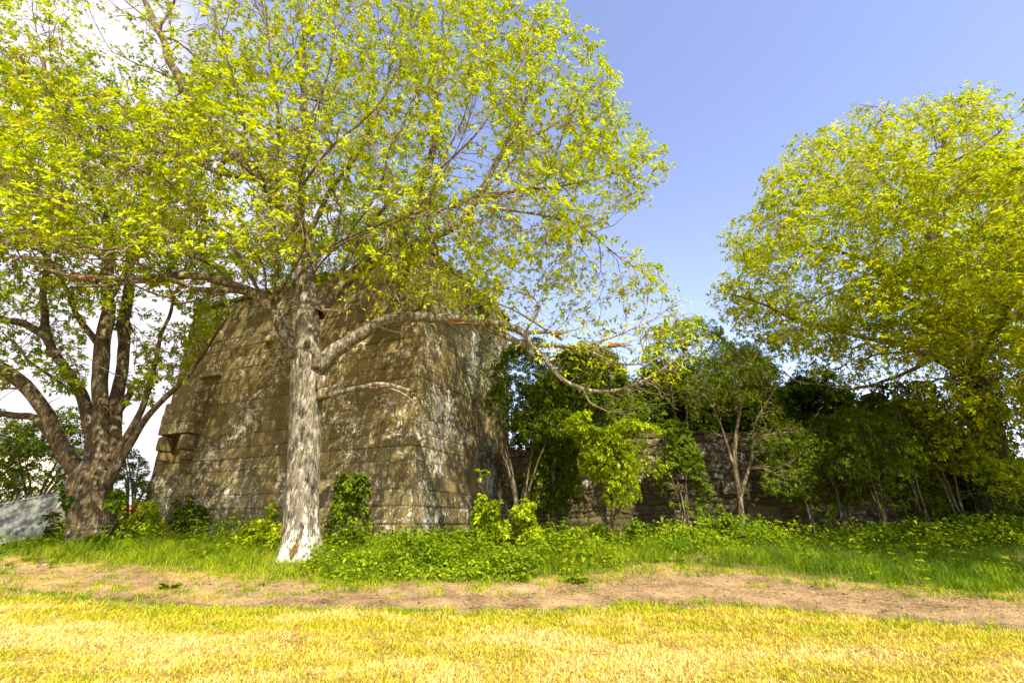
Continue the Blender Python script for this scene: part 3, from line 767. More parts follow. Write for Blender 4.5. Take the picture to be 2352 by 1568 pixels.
def tips(B, T, fr):
    n = B.shape[1]; P_, A_ = [], []
    for q in fr:
        i = min(n - 1, int(round(q * (n - 1)))); P_.append(B[:, i]); A_.append(T[:, i])
    return np.vstack(P_), np.vstack(A_)
PX = lambda lst: [P(*a) for a in lst]

# ---- the big pale-barked chestnut in the middle
tr = Tree()
tp = smooth_path(PX([(692, 1312, 12.0), (692, 1230, 12.0), (696, 1100, 12.0), (700, 1000, 12.0), (703, 900, 12.0), (704, 800, 12.05), (706, 700, 12.1), (700, 620, 12.15), (692, 560, 12.2)]), .06)
hh = (tp[:, 2] + .72); RT = np.interp(hh, [0, .5, 1.5, 3.2, 4.2, 5.2, 6.3, 8.2], [.40, .385, .37, .375, .42, .34, .28, .25])
trunk_m = [(tp, RT, 72, trunk_disp(tp, 72, -.72, .42, 5, .09, .28))]
limbs = []
def lb(lst, r0, r1, **kw):
    p, R = tr.limb(PX(lst), r0, r1, **kw); limbs.append((p, R)); return p
lb([(700, 640, 12.15), (690, 550, 12.2), (660, 480, 12.0), (600, 410, 11.8), (520, 330, 11.5), (430, 210, 11.2), (385, 120, 11), (340, 20, 10.9), (310, -80, 10.8)], .24, .07, jit=.12)
lb([(692, 560, 12.2), (690, 440, 12.5), (700, 300, 12.8), (690, 150, 13), (720, 0, 13.2), (740, -110, 13.3)], .20, .05, jit=.12)
lb([(728, 720, 12.1), (770, 665, 12.3), (830, 615, 12.5), (900, 565, 12.7), (940, 515, 12.9), (965, 440, 13.0), (1000, 330, 13.1), (1010, 200, 13.2), (1040, 60, 13.2)], .23, .05, jit=.1)
lb([(900, 568, 12.7), (960, 552, 12.6), (1044, 520, 12.5), (1097, 455, 12.4), (1130, 390, 12.3), (1161, 334, 12.2), (1205, 250, 12.2), (1235, 150, 12.2), (1270, 60, 12.2)], .15, .03, jit=.07)
lb([(1097, 455, 12.4), (1180, 440, 12.2), (1290, 425, 12.0), (1400, 400, 12.0), (1480, 360, 12)], .07, .015)
lb([(1161, 334, 12.2), (1250, 300, 12.0), (1340, 240, 12), (1390, 180, 12)], .06, .015)
lb([(1150, 480, 12.3), (1230, 490, 12), (1330, 520, 11.8), (1420, 590, 11.6), (1500, 640, 11.5)], .05, .012)
# low broken limb to the right
lb([(725, 850, 12.0), (760, 812, 11.95), (810, 780, 11.9), (870, 742, 11.8), (920, 728, 11.7), (1000, 730, 11.5), (1080, 738, 11.4), (1150, 745, 11.2), (1205, 768, 11.1), (1222, 820, 11.05)], .20, .075, jit=.04, power=1.2)
lb([(1090, 742, 11.4), (1140, 760, 11.3), (1190, 785, 11.2), (1240, 808, 11.1), (1285, 865, 11.0), (1340, 892, 10.9), (1400, 897, 10.8), (1450, 887, 10.7), (1500, 862, 10.6), (1560, 820, 10.5), (1620, 780, 10.4)], .10, .012, jit=.03)
lb([(1210, 790, 11.2), (1290, 795, 11.0), (1370, 798, 10.9), (1428, 792, 10.8)], .07, .03, jit=.02)
lb([(1205, 765, 11.1), (1250, 762, 11.0), (1292, 764, 10.9)], .06, .04, jit=.02)
lb([(1340, 800, 10.9), (1400, 828, 10.8), (1460, 835, 10.6), (1520, 815, 10.5), (1580, 775, 10.4)], .035, .008)
lb([(1360, 790, 10.9), (1430, 765, 10.8), (1500, 735, 10.7), (1560, 690, 10.6)], .03, .008)
lb([(1340, 892, 10.9), (1355, 925, 10.8), (1400, 948, 10.7)], .03, .012)
lb([(870, 750, 11.8), (905, 762, 11.6), (945, 770, 11.4)], .045, .018, jit=.02)
lb([(1290, 780, 11.0), (1200, 720, 11.2), (1130, 690, 11.2), (1060, 640, 11.2), (1010, 590, 11.2)], .035, .01)
lb([(1205, 765, 11.1), (1240, 700, 11), (1150, 660, 11.1), (1060, 690, 11.3)], .03, .01)
# broken limb to the left
lb([(682, 812, 12.0), (655, 765, 11.9), (630, 715, 11.8), (598, 682, 11.7), (560, 664, 11.6), (500, 645, 11.5), (430, 632, 11.4), (350, 636, 11.3), (270, 640, 11.2), (205, 640, 11.1)], .15, .09, jit=.05, power=1.1)
lb([(600, 684, 11.7), (545, 668, 11.5), (490, 664, 11.4), (440, 662, 11.3), (400, 645, 11.2), (330, 648, 11.1), (250, 655, 11.0), (160, 658, 10.9)], .09, .03, jit=.04)
lb([(560, 664, 11.6), (490, 680, 11.4), (420, 695, 11.2), (385, 690, 11.1)], .04, .02)
lb([(624, 705, 11.8), (640, 640, 11.6), (655, 590, 11.4)], .05, .02)
lb([(628, 700, 11.8), (680, 640, 11.3), (760, 565, 10.9), (860, 520, 10.5), (960, 475, 10.2), (1010, 410, 10)], .055, .012)
lb([(600, 680, 11.7), (560, 600, 11.2), (490, 520, 10.6), (430, 440, 10.1), (385, 330, 9.7), (350, 230, 9.4)], .055, .012)
lb([(632, 690, 11.7), (632, 560, 11.3), (600, 480, 11), (560, 400, 10.7)], .05, .014)
lb([(440, 660, 11.3), (380, 680, 10.9), (300, 650, 10.5), (200, 600, 10), (80, 560, 9.6), (0, 540, 9.4)], .035, .01)
lb([(600, 410, 11.8), (520, 400, 11.4), (420, 360, 11), (300, 330, 10.5), (180, 250, 10.2), (80, 150, 10)], .09, .02)
lb([(700, 560, 12.2), (760, 440, 11.6), (830, 340, 11.0), (880, 220, 10.6), (900, 80, 10.2)], .09, .02)
lb([(690, 600, 12.1), (640, 420, 11.2), (640, 280, 10.4), (620, 120, 9.8), (600, -20, 9.5)], .08, .02)
lb([(740, 690, 12.2), (880, 480, 11.6), (1000, 400, 11), (1100, 300, 10.6), (1180, 180, 10.4), (1220, 60, 10.3)], .07, .015)
# small branch lower right
lb([(735, 915, 12.0), (775, 902, 11.8), (830, 890, 11.6), (880, 882, 11.4), (945, 897, 11.2)], .075, .045, jit=.03)
lb([(850, 890, 11.5), (900, 893, 11.3), (935, 910, 11.2), (968, 940, 11.1)], .025, .014, jit=.01)
lb([(625, 712, 11.8), (680, 705, 11.6), (720, 706, 11.4), (775, 712, 11.3)], .03, .014, jit=.02)
# long limbs fanning forward and up from the low junctions, in front of the crown
fan_nodes = []
for lst in ([(612, 690, 11.7), (600, 600, 10.8), (490, 507, 9.6), (394, 429, 8.6), (330, 330, 7.9), (262, 219, 7.4)], [(490, 507, 9.6), (400, 440, 8.9), (245, 350, 8.0), (131, 262, 7.4), (52, 150, 7.0)],
            [(622, 700, 11.7), (640, 569, 10.6), (612, 437, 9.4), (570, 330, 8.5), (540, 190, 7.9), (500, 60, 7.5)], [(612, 437, 9.4), (545, 372, 8.8), (440, 372, 8.3), (370, 330, 7.8)],
            [(650, 660, 11.5), (700, 560, 10.2), (690, 430, 9.0), (720, 300, 8.2), (760, 140, 7.6), (790, 20, 7.3)], [(690, 430, 9.0), (760, 340, 8.4), (860, 250, 7.9), (930, 120, 7.5)],
            [(700, 650, 11.8), (787, 560, 10.6), (945, 490, 9.7), (1032, 376, 9.0), (1080, 270, 8.6)], [(787, 560, 10.6), (870, 440, 9.7), (900, 330, 9.0), (980, 200, 8.5)],
            [(945, 490, 9.7), (1050, 470, 9.3), (1150, 400, 9.0), (1210, 320, 8.8)], [(560, 664, 11.5), (460, 600, 10.4), (330, 560, 9.3), (200, 480, 8.4), (80, 440, 7.8), (-40, 380, 7.4)],
            [(330, 560, 9.3), (220, 570, 8.7), (100, 530, 8.2), (-20, 500, 7.8)], [(440, 660, 11.3), (300, 600, 10.2), (160, 590, 9.3), (30, 560, 8.6), (-80, 540, 8.2)],
            [(1010, 590, 11.2), (985, 500, 10.6), (1010, 380, 10), (1070, 260, 9.6), (1100, 120, 9.4)], [(940, 735, 11.6), (905, 660, 11.2), (920, 560, 10.8), (890, 480, 10.5)]):
    p, R = tr.limb(PX(lst), .034, .010, jit=.05); limbs.append((p, R)); fan_nodes.append((p, R))
poly_main = [(-900, -900), (1330, -900), (1330, -60), (1322, 15), (1375, 70), (1402, 110), (1378, 150), (1425, 185), (1430, 250), (1450, 290), (1505, 285), (1528, 335), (1532, 395), (1500, 430), (1478, 470), (1430, 492), (1392, 520), (1400, 560), (1470, 570), (1505, 600), (1540, 650), (1560, 690), (1600, 730), (1640, 780), (1540, 800), (1440, 770), (1330, 742), (1200, 715), (1060, 700), (960, 690), (860, 650), (780, 640), (700, 650), (560, 650), (420, 700), (300, 720), (60, 700), (-300, 760), (-900, 760)]
ell_main = [((-6.5, 11.6, 10.5), (10.5, 5.2, 8.5)), ((-1.0, 12.2, 9.5), (6.8, 4.2, 7)), ((-8, 10, 7.5), (6, 3.2, 3.5)), ((0, 11.6, 6.2), (5.5, 2.2, 2.6)), ((-9.0, 7.9, 6.0), (4.0, 2.4, 2.4)), ((-12, 9.5, 6), (4, 3, 3))]
def lit(p):
    # the crown is thinner towards the sun side, so that trunk, low limb and tower corner catch light
    t = (12.3 - p[:, 1]) / L.y; qx = p[:, 0] + L.x * t; qz = p[:, 2] + L.z * t; f = rng.uniform(0, 1, len(p))
    k = np.ones(len(p)); k[(qx > -5.9) & (qx < -4.0) & (qz < 4.2)] = .22
    k[(qx > -4.6) & (qx < -.6) & (qz < 4.5)] = .45; k[(qx > -3.6) & (qx < 2.6) & (qz > 3.6) & (qz < 5.8)] = .45
    return f < k
keepz = lambda p: lit(p) & (p[:, 2] > 2.8) & (p[:, 1] > 5.4) & ((p[:, 1] > 7.2) | (p[:, 0] < -2.5)) & ~((p[:, 1] < 11.0) & (proj(p)[1] > 575) & (proj(p)[0] < 800)) & ~((p[:, 1] > 13.6) & (p[:, 2] < 8.9) & (p[:, 0] < -1.5))
B2, R2, T2 = tr.grow(env_pts(150, ell_main, poly_main, extra=keepz), 12, .012, .012, 6, pmax=.6)
B3, R3, T3 = tr.grow(env_pts(1500, ell_main, poly_main, extra=keepz), 8, .010, .009, 3.0, pmax=.6, upb=.6)
B4, R4, T4 = tr.grow(env_pts(13000, ell_main, poly_main, extra=keepz, hollow=.4), 6, .006, .005, 1.5, pmax=.7, upb=.9, angw=1.5, wig=.03)
pc, ac = tips(B4, T4, (1.0, .6)); p3, a3 = tips(B3, T3, (1.0,))
sel = rng.uniform(0, 1, len(pc)) < .80
ac = nrm(ac + np.array([0, 0, .5])); a3 = nrm(a3 + np.array([0, 0, .5]))
tr2 = Tree()
for p, R in fan_nodes: tr2.nodes(p, R, .15)
ell_fan = [((-4.5, 7.6, 6.6), (6.0, 1.5, 3.6)), ((-1.2, 9.2, 7.4), (3.0, 1.3, 3.0))]
fp = env_pts(260, ell_fan, poly_main, extra=lambda p: (proj(p)[1] < 600) & lit(p))
B7, R7, T7 = tr2.grow(fp, 9, .006, .007, 2.4, upb=.9, angw=.8, wig=.03)
B8, R8, T8 = tr2.grow(env_pts(330, ell_fan, poly_main, extra=lambda p: (proj(p)[1] < 600) & lit(p)), 6, .004, .0045, 1.2, upb=.9, angw=1.3, wig=.03)
p7, a7 = tips(B7, T7, (1.0,)); p8, a8 = tips(B8, T8, (1.0,)); p7 = np.vstack([p7, p8]); a7 = nrm(np.vstack([a7, a8]) + np.array([0, 0, .5]))
ml3 = clusters(p7, a7, 8, .095, wr=.42, grav=.15, spread=.8)
# sparse pale twigs of the low right limb
poly_low = [(740, 560), (1180, 560), (1400, 520), (1500, 560), (1560, 660), (1640, 720), (1640, 800), (1560, 880), (1560, 960), (1480, 940), (1400, 960), (1300, 880), (1200, 800), (1080, 730), (780, 720)]
ell_low = [((1.7, 10.7, 3.9), (3.2, 1.3, 2.2)), ((-2.6, 10.8, 5.4), (3.2, 1.0, 1.3))]
B5, R5, T5 = tr.grow(env_pts(230, ell_low, poly_low, lumpy=False), 9, .006, .006, 2.2, pmax=.5)
B6, R6, T6 = tr.grow(env_pts(1000, ell_low, poly_low), 6, .004, .0035, .9, pmax=.6)
p6, a6 = tips(B6, T6, (1.0,)); q6, b6 = tips(B5, T5, (1.0,)); p6 = np.vstack([p6, q6]); a6 = np.vstack([a6, b6])
s6 = (p6[:, 2] > 2.9) & (rng.uniform(0, 1, len(p6)) < .6); ml2 = clusters(p6[s6], nrm(a6[s6] + np.array([0, 0, .6])), 4, .10, wr=.36)
ml = clusters(np.vstack([pc[sel], p3]), np.vstack([ac[sel], a3]), 9, .090, wr=.44, grav=.12, spread=.85)
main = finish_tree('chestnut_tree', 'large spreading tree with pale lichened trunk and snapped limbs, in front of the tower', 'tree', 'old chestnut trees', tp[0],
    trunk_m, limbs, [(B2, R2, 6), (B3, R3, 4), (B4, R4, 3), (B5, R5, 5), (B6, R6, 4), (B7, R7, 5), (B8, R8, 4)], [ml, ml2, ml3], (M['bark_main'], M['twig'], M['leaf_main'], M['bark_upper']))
# torn wood at the snapped ends
def splinters(name, par, at, dirv, n, ln, r, spread=.12, mat=None):
    d = nrm(np.array(dirv)[None] + spread * rng.normal(size=(n, 3))); p0 = np.array(at)[None] + rng.normal(0, r * .7, (n, 3)) - d * .25
    t = np.linspace(0, 1, 5)[None, :, None]; l = rng.uniform(.5, 1, (n, 1, 1)) * ln + .25
    B = p0[:, None] + d[:, None] * t * l + rng.normal(0, .012, (n, 5, 3)); R = r * rng.uniform(.5, 1, (n, 1)) * np.array([1, .95, .8, .5, .08])[None]
    v, f = tubes(B, R, 6); kid(name, v, f, mat or M['torn'], par)
splinters('splintered_wood', main, P(205, 640, 11.1), (-1, 0, .03), 9, .75, .05)
splinters('splintered_wood', main, P(1420, 792, 10.8), (1, -.05, .08), 7, .45, .03)
splinters('splintered_wood', main, P(640, 668, 11.7), (1, -.2, -.03), 6, .45, .035)
splinters('splintered_wood', main, P(1060, 742, 11.32), (1, -.05, -.05), 8, .95, .035, .03)
splinters('splintered_wood', main, P(1290, 764, 10.9), (1, 0, 0), 5, .22, .03)
splinters('splintered_wood', main, P(760, 711, 11.3), (1, 0, .0), 5, .35, .014)
splinters('splintered_wood', main, P(890, 888, 11.3), (1, -.1, .0), 5, .5, .02, .05)
for (px, py, Y, s, sd_) in ((738, 880, 11.78, .30, 21), (742, 905, 11.74, .24, 22), (726, 835, 11.72, .22, 23), (668, 812, 11.74, .24, 24), (706, 790, 11.66, .16, 25), (690, 1010, 11.66, .10, 26)):
    v, f = block(P(px, py, Y), np.array([1, 0, .2]), np.array([0, 1, 0.]), EZ, s, s * .9, s * 1.3, s * .34, sd_, 8, .14); kid('knot', v, f, M['bark_upper'], main, smooth=True)
for (px, py, Y, s, sd_) in ((652, 1218, 11.72, .17, 1), (672, 1232, 11.68, .11, 2)):
    v, f = block(P(px, py, Y), np.array([1, 0, .2]), np.array([0, 1, 0.]), EZ, s, s * .7, s * .9, s * .3, sd_, 6, .12); kid('bark_burl', v, f, M['orange_wood'], main, smooth=True)
v, f = block(P(684, 1266, 11.72), np.array([1, 0, .3]), np.array([0, 1, 0.]), EZ, .26, .4, .40, .13, 8, 10, .16); kid('root_burl', v, f, M['orange_wood'], main, smooth=True)

# ---- multi-stemmed chestnut on the left
tr = Tree(); limbs = []
tp = smooth_path(PX([(212, 1245, 14), (210, 1190, 14), (205, 1130, 14), (210, 1085, 14), (214, 1062, 14)]), .06)
hh = tp[:, 2] - tp[0, 2]; RT = np.interp(hh, [0, .4, 1.0, 1.6, 2.4], [.60, .50, .48, .50, .36])
trunk_m = [(tp, RT, 64, trunk_disp(tp, 64, tp[0, 2], .18, 4, .10, .4, 3))]
for lst, r0, r1 in (
    ([(200, 1110, 13.9), (150, 1040, 13.6), (105, 960, 13.3), (60, 900, 13.1), (15, 855, 12.9), (-60, 800, 12.7), (-160, 700, 12.4), (-260, 560, 12)], .30, .07),
    ([(195, 1090, 14.2), (140, 1020, 14.4), (80, 965, 14.5), (20, 950, 14.6), (-80, 930, 14.8), (-200, 840, 15)], .20, .06),
    ([(215, 1060, 14), (208, 985, 13.9), (190, 915, 13.8), (150, 850, 13.7), (110, 775, 13.5), (50, 742, 13.3), (-10, 730, 13.2), (-120, 640, 13)], .26, .06),
    ([(110, 775, 13.5), (95, 690, 13.6), (110, 600, 13.6), (90, 480, 13.6), (40, 360, 13.5), (-20, 220, 13.4)], .13, .04),
    ([(235, 1080, 14), (232, 1000, 13.9), (226, 900, 13.8), (232, 800, 13.8), (248, 700, 13.8), (255, 600, 13.8), (235, 480, 13.8), (180, 360, 13.8), (120, 200, 13.8), (60, 60, 13.8)], .30, .06),
    ([(255, 1060, 14.1), (262, 960, 14.2), (275, 880, 14.3), (286, 780, 14.4), (290, 700, 14.4), (300, 600, 14.5), (330, 480, 14.5), (340, 340, 14.5), (330, 200, 14.5)], .27, .06),
    ([(250, 1100, 13.8), (300, 1000, 13.6), (338, 920, 13.5), (358, 820, 13.4), (365, 770, 13.4), (395, 700, 13.4), (420, 640, 13.4), (450, 560, 13.4)], .14, .03),
    ([(250, 1110, 13.7), (290, 1040, 13.5), (335, 960, 13.4), (400, 890, 13.2), (450, 840, 13.1), (500, 770, 13.0), (540, 700, 12.9)], .15, .03),
    ([(232, 800, 13.8), (180, 720, 13.4), (120, 600, 13), (60, 500, 12.7), (0, 420, 12.5), (-80, 330, 12.3)], .11, .03),
    ([(248, 700, 13.8), (300, 600, 13.3), (360, 500, 12.9), (380, 400, 12.6)], .08, .02),
    ([(262, 960, 14.2), (300, 905, 14.0), (300, 888, 14.0)], .13, .11),
    ([(190, 915, 13.8), (120, 870, 13.2), (60, 830, 12.9), (0, 760, 12.5)], .07, .02)):
    limbs.append(tr.limb(PX(lst), r0 * .82, r1 * .8, jit=.10))
poly_left = [(-900, -500), (460, -500), (480, 100), (470, 500), (520, 640), (540, 700), (480, 790), (420, 880), (330, 960), (290, 930), (310, 800), (200, 700), (190, 880), (120, 900), (60, 830), (-20, 900), (-20, 1080), (-900, 1080)]
ell_left = [((-12.8, 13.6, 9.5), (7, 4.2, 6.5)), ((-10.3, 13.2, 6.2), (4.2, 2.2, 3.6)), ((-15, 13.5, 5), (4, 3, 3.5))]
kl = lambda p: (p[:, 2] > 1.8) & (p[:, 1] > 9.5)
B2, R2, T2 = tr.grow(env_pts(90, ell_left, poly_left, extra=kl), 10, .012, .010, 5)
B3, R3, T3 = tr.grow(env_pts(700, ell_left, poly_left, extra=kl), 7, .007, .006, 2.4)
B4, R4, T4 = tr.grow(env_pts(5400, ell_left, poly_left, extra=kl), 5, .0045, .0035, .95, upb=.5)
pc, ac = tips(B4, T4, (1.0, .65)); ml = clusters(pc, nrm(ac + np.array([0, 0, .4])), 8, .10, wr=.42, grav=.3, spread=.8)
finish_tree('chestnut_tree', 'brown many-stemmed tree left of the tower beside the leaning metal sheet', 'tree', 'old chestnut trees', tp[0],
    trunk_m, limbs, [(B2, R2, 6), (B3, R3, 4), (B4, R4, 3)], [ml], (M['bark_left'], M['twig'], M['leaf_left']))

# ---- big tree on the right
tr = Tree(); limbs = []
tp = smooth_path(PX([(2295, 1260, 16.2), (2285, 1180, 16.2), (2275, 1080, 16.2), (2262, 980, 16.2), (2245, 900, 16.2), (2225, 830, 16.3)]), .08)
hh = tp[:, 2] - tp[0, 2]; RT = np.interp(hh, [0, .5, 2, 7], [.62, .54, .50, .38])
trunk_m = [(tp, RT, 40, trunk_disp(tp, 40, tp[0, 2], .25, 5, .08, .4, 6))]
for lst, r0, r1 in (
    ([(2230, 850, 16.3), (2205, 760, 16.3), (2180, 660, 16.3), (2140, 560, 16.2), (2115, 510, 16.1), (2050, 440, 16), (2000, 370, 15.8)], .33, .06),
    ([(2140, 560, 16.2), (2150, 460, 16.2), (2160, 380, 16.2), (2180, 300, 16.2), (2220, 220, 16.1)], .18, .04),
    ([(2205, 760, 16.3), (2200, 640, 16.6), (2230, 560, 16.8), (2300, 450, 17), (2340, 330, 17)], .25, .05),
    ([(2225, 830, 16.3), (2290, 700, 16.6), (2380, 560, 16.8), (2480, 400, 17)], .28, .06),
    ([(2225, 850, 16.2), (2150, 820, 15.8), (2060, 790, 15.4), (1960, 770, 15), (1860, 740, 14.7), (1760, 700, 14.5), (1680, 680, 14.4)], .16, .02),
    ([(2150, 820, 15.8), (2050, 870, 15.2), (1940, 890, 14.9), (1850, 880, 14.7), (1800, 850, 14.6)], .08, .02),
    ([(2180, 660, 16.3), (2080, 620, 15.8), (1980, 590, 15.4), (1860, 560, 15.1), (1740, 560, 14.9)], .15, .02),
    ([(2115, 510, 16.1), (2020, 480, 15.8), (1920, 420, 15.6), (1860, 380, 15.5)], .11, .02),
    ([(2190, 700, 16.2), (2120, 700, 15.5), (2030, 660, 14.9), (1950, 640, 14.4)], .10, .02),
    ([(2240, 880, 16.1), (2200, 870, 15.3), (2130, 870, 14.8), (2070, 905, 14.5), (2030, 930, 14.4)], .06, .015),
    ([(2240, 850, 16.2), (2310, 780, 15.4), (2400, 740, 14.8), (2500, 720, 14.4)], .12, .03)):
    limbs.append(tr.limb(PX(lst), r0, r1, jit=.14))
limbs.append(tr.limb([tuple(P(2240, 850, 16.2)), (15.5, 13, 6.6), (14.5, 10, 6.9), (13.2, 7.5, 6.7), (11.5, 5.8, 6.2)], .13, .03, jit=.1))
limbs.append(tr.limb([(14.5, 10, 6.9), (16.5, 8, 7.2), (18, 6, 7)], .07, .02, jit=.1))
poly_right = [(1606, 690), (1640, 640), (1690, 625), (1660, 560), (1680, 510), (1722, 490), (1742, 425), (1795, 362), (1835, 318), (1900, 298), (1962, 240), (2050, 228), (2130, 205), (2165, 225), (2200, 192), (2262, 182), (2312, 232), (2325, 290), (2345, 330), (2370, 420), (2500, 200), (3600, 200), (3600, 900), (2420, 1060), (2200, 1000), (2080, 930), (1960, 900), (1840, 900), (1740, 860), (1660, 750)]
ell_right = [((16.5, 14.8, 11), (9, 6.5, 8.5)), ((11.5, 14.2, 9), (5, 4.5, 4)), ((17, 12.5, 5.8), (7, 5, 3.2)), ((13.5, 8.2, 5.5), (4, 3.4, 2.8)), ((13.5, 10.6, 6.6), (5, 2.6, 2.8)), ((15.5, 11.5, 5.0), (4, 2.5, 2.0)), ((15, 13.2, 4.4), (6, 2.2, 1.9))]
B2, R2, T2 = tr.grow(env_pts(110, ell_right, poly_right), 10, .012, .012, 5)
B3, R3, T3 = tr.grow(env_pts(1200, ell_right, poly_right), 7, .008, .008, 2.8, upb=.6)
B4, R4, T4 = tr.grow(env_pts(19000, ell_right, poly_right, hollow=.45), 5, .005, .004, 1.3, upb=.9, angw=1.4, wig=.03)
B5, R5, T5 = tr.grow(env_pts(1100, [((13.2, 7.3, 6.2), (5.2, 3.0, 2.4))], [(2290, -900), (2290, 640), (2352, 760), (9000, 760), (9000, -900)], extra=lambda p: p[:, 1] > 3.5), 6, .006, .005, 2.2, upb=.5)
pc, ac = tips(np.concatenate([B4, B5[:, [0, 2, 3, 4, 5]]]) if B4.shape[1] == 5 else B4, np.concatenate([T4, T5[:, [0, 2, 3, 4, 5]]]), (1.0, .6)); ml = clusters(pc, nrm(ac + np.array([0, 0, .5])), 8, .098, wr=.44, grav=.12, spread=.85)
finish_tree('chestnut_tree', 'tall domed yellow-green tree with dark ivy-clad trunk at the right', 'tree', 'old chestnut trees', tp[0],
    trunk_m, limbs, [(B2, R2, 6), (B3, R3, 4), (B4, R4, 3), (B5, R5, 4)], [ml], (M['bark_right'], M['twig'], M['leaf_right']))

# ---- simpler trees and shrubs
def shrub(name, label, cat, group, base, stems, ells, n2, n3, leaf, size, m=5, mats=('bark_right', 'bark_left'), poly=None, maxl=.8, wr=.42, grav=.2, fr=(1.0, .6), rk=.008, zmin=None, n1=0, extra=None, droop=.25):
    t = Tree(); lm = []
    for (lst, r0, r1) in stems: lm.append(t.limb(lst, r0, r1, jit=.05, step=.15))
    lv = []
    if n1:
        b, r, tt = t.grow(env_pts(n1, ells, poly, zmin, extra=extra), 9, rk * 1.3, .008, maxl * 4); lv.append((b, r, 5))
    b, r, tt = t.grow(env_pts(n2, ells, poly, zmin, extra=extra), 6, rk, .005, maxl * 2.2); lv.append((b, r, 4))
    b, r, tt = t.grow(env_pts(n3, ells, poly, zmin, extra=extra, hollow=.4), 4, rk * .6, .003, maxl, upb=.4); lv.append((b, r, 3))
    pc, ac = tips(b, tt, fr)
    ml = clusters(pc, nrm(ac + np.array([0, 0, .5])), m, size, wr=wr, grav=grav, droop=droop)
    return finish_tree(name, label, cat, group, base, [], lm, lv, [ml], (M[mats[0]], M[mats[1]], M[leaf]))
def gp(px, Y):
    x = P(px, 1205, Y)[0]; return np.array((x, Y, float(gz(np.array([x]), np.array([Y]))[0]) - .05))
def fan(px, Y, n, h, sp, r0=.04, lean=(0, 0)):
    b = gp(px, Y); out = []
    for k in range(n):
        a = rng.uniform(0, 6.28); d = np.array([math.cos(a) * sp + lean[0], math.sin(a) * sp * .6 + lean[1], 0])
        hh = h * rng.uniform(.7, 1); o_ = np.array([rng.normal(0, .06), rng.normal(0, .06), 0])
        out.append(([b + o_, b + o_ + d * .25 + EZ * hh * .4, b + o_ + d * .7 + EZ * hh * .8, b + o_ + d + EZ * hh], r0 * rng.uniform(.6, 1), r0 * .25))
    return b, out
def ell(px, py, Y, rx, ry, rz): return (tuple(P(px, py, Y)), (rx, ry, rz))

# tree far right, crown edge just in the frame
b = np.array([29.5, 21, -.35])
shrub('roadside_tree', 'yellow-green crown just entering the frame at the far right edge', 'tree', None, b, [([b, b + EZ * 5, b + EZ * 10 + np.array([.5, 0, 0]), b + EZ * 16], .35, .08)],
      [(tuple(b + EZ * 14), (4.3, 3.5, 8))], 120, 900, 'leaf_right', .15, 5, n1=30, maxl=1.2)
# dark trees behind the wall
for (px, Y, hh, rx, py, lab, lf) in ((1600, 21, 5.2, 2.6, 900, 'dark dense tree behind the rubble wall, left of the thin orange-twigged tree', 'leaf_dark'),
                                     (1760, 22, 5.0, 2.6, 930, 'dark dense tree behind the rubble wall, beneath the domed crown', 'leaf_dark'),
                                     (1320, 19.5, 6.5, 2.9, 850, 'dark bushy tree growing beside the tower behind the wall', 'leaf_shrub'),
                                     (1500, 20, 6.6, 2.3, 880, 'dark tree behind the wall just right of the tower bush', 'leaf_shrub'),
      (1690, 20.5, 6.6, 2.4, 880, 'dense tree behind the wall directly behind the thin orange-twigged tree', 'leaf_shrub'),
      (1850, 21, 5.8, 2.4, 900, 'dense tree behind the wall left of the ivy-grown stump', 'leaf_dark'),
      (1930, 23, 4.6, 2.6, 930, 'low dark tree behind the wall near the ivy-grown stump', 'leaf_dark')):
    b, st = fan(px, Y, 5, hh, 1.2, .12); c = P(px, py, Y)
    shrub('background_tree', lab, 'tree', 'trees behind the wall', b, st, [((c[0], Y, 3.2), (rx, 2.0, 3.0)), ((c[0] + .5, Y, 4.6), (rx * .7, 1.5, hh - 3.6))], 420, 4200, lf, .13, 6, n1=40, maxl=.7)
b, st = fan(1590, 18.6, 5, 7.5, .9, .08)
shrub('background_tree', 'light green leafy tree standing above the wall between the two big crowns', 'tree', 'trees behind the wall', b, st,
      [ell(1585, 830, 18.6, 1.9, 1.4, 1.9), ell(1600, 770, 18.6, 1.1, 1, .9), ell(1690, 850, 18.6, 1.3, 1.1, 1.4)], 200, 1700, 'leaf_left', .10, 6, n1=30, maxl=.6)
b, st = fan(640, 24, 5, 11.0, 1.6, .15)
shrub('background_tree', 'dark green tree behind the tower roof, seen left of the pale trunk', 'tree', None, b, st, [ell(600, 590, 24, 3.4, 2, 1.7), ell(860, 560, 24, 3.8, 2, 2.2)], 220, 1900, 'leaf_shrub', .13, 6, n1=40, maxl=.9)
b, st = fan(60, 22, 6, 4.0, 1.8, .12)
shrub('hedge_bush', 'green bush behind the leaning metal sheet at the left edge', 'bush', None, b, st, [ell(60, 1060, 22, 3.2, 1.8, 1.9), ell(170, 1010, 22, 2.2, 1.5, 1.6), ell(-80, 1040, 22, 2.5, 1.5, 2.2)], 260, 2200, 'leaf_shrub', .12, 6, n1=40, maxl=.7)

b, st = fan(300, 19, 5, 3.2, 1.0, .07)
shrub('hedge_bush', 'loose bush behind the many-stemmed trunk, between it and the tower', 'bush', None, b, st, [ell(285, 1090, 19, .75, .8, 1.0), ell(300, 1150, 19, .8, .8, .9)], 70, 420, 'leaf_shrub', .10, 5, n1=12, maxl=.5)
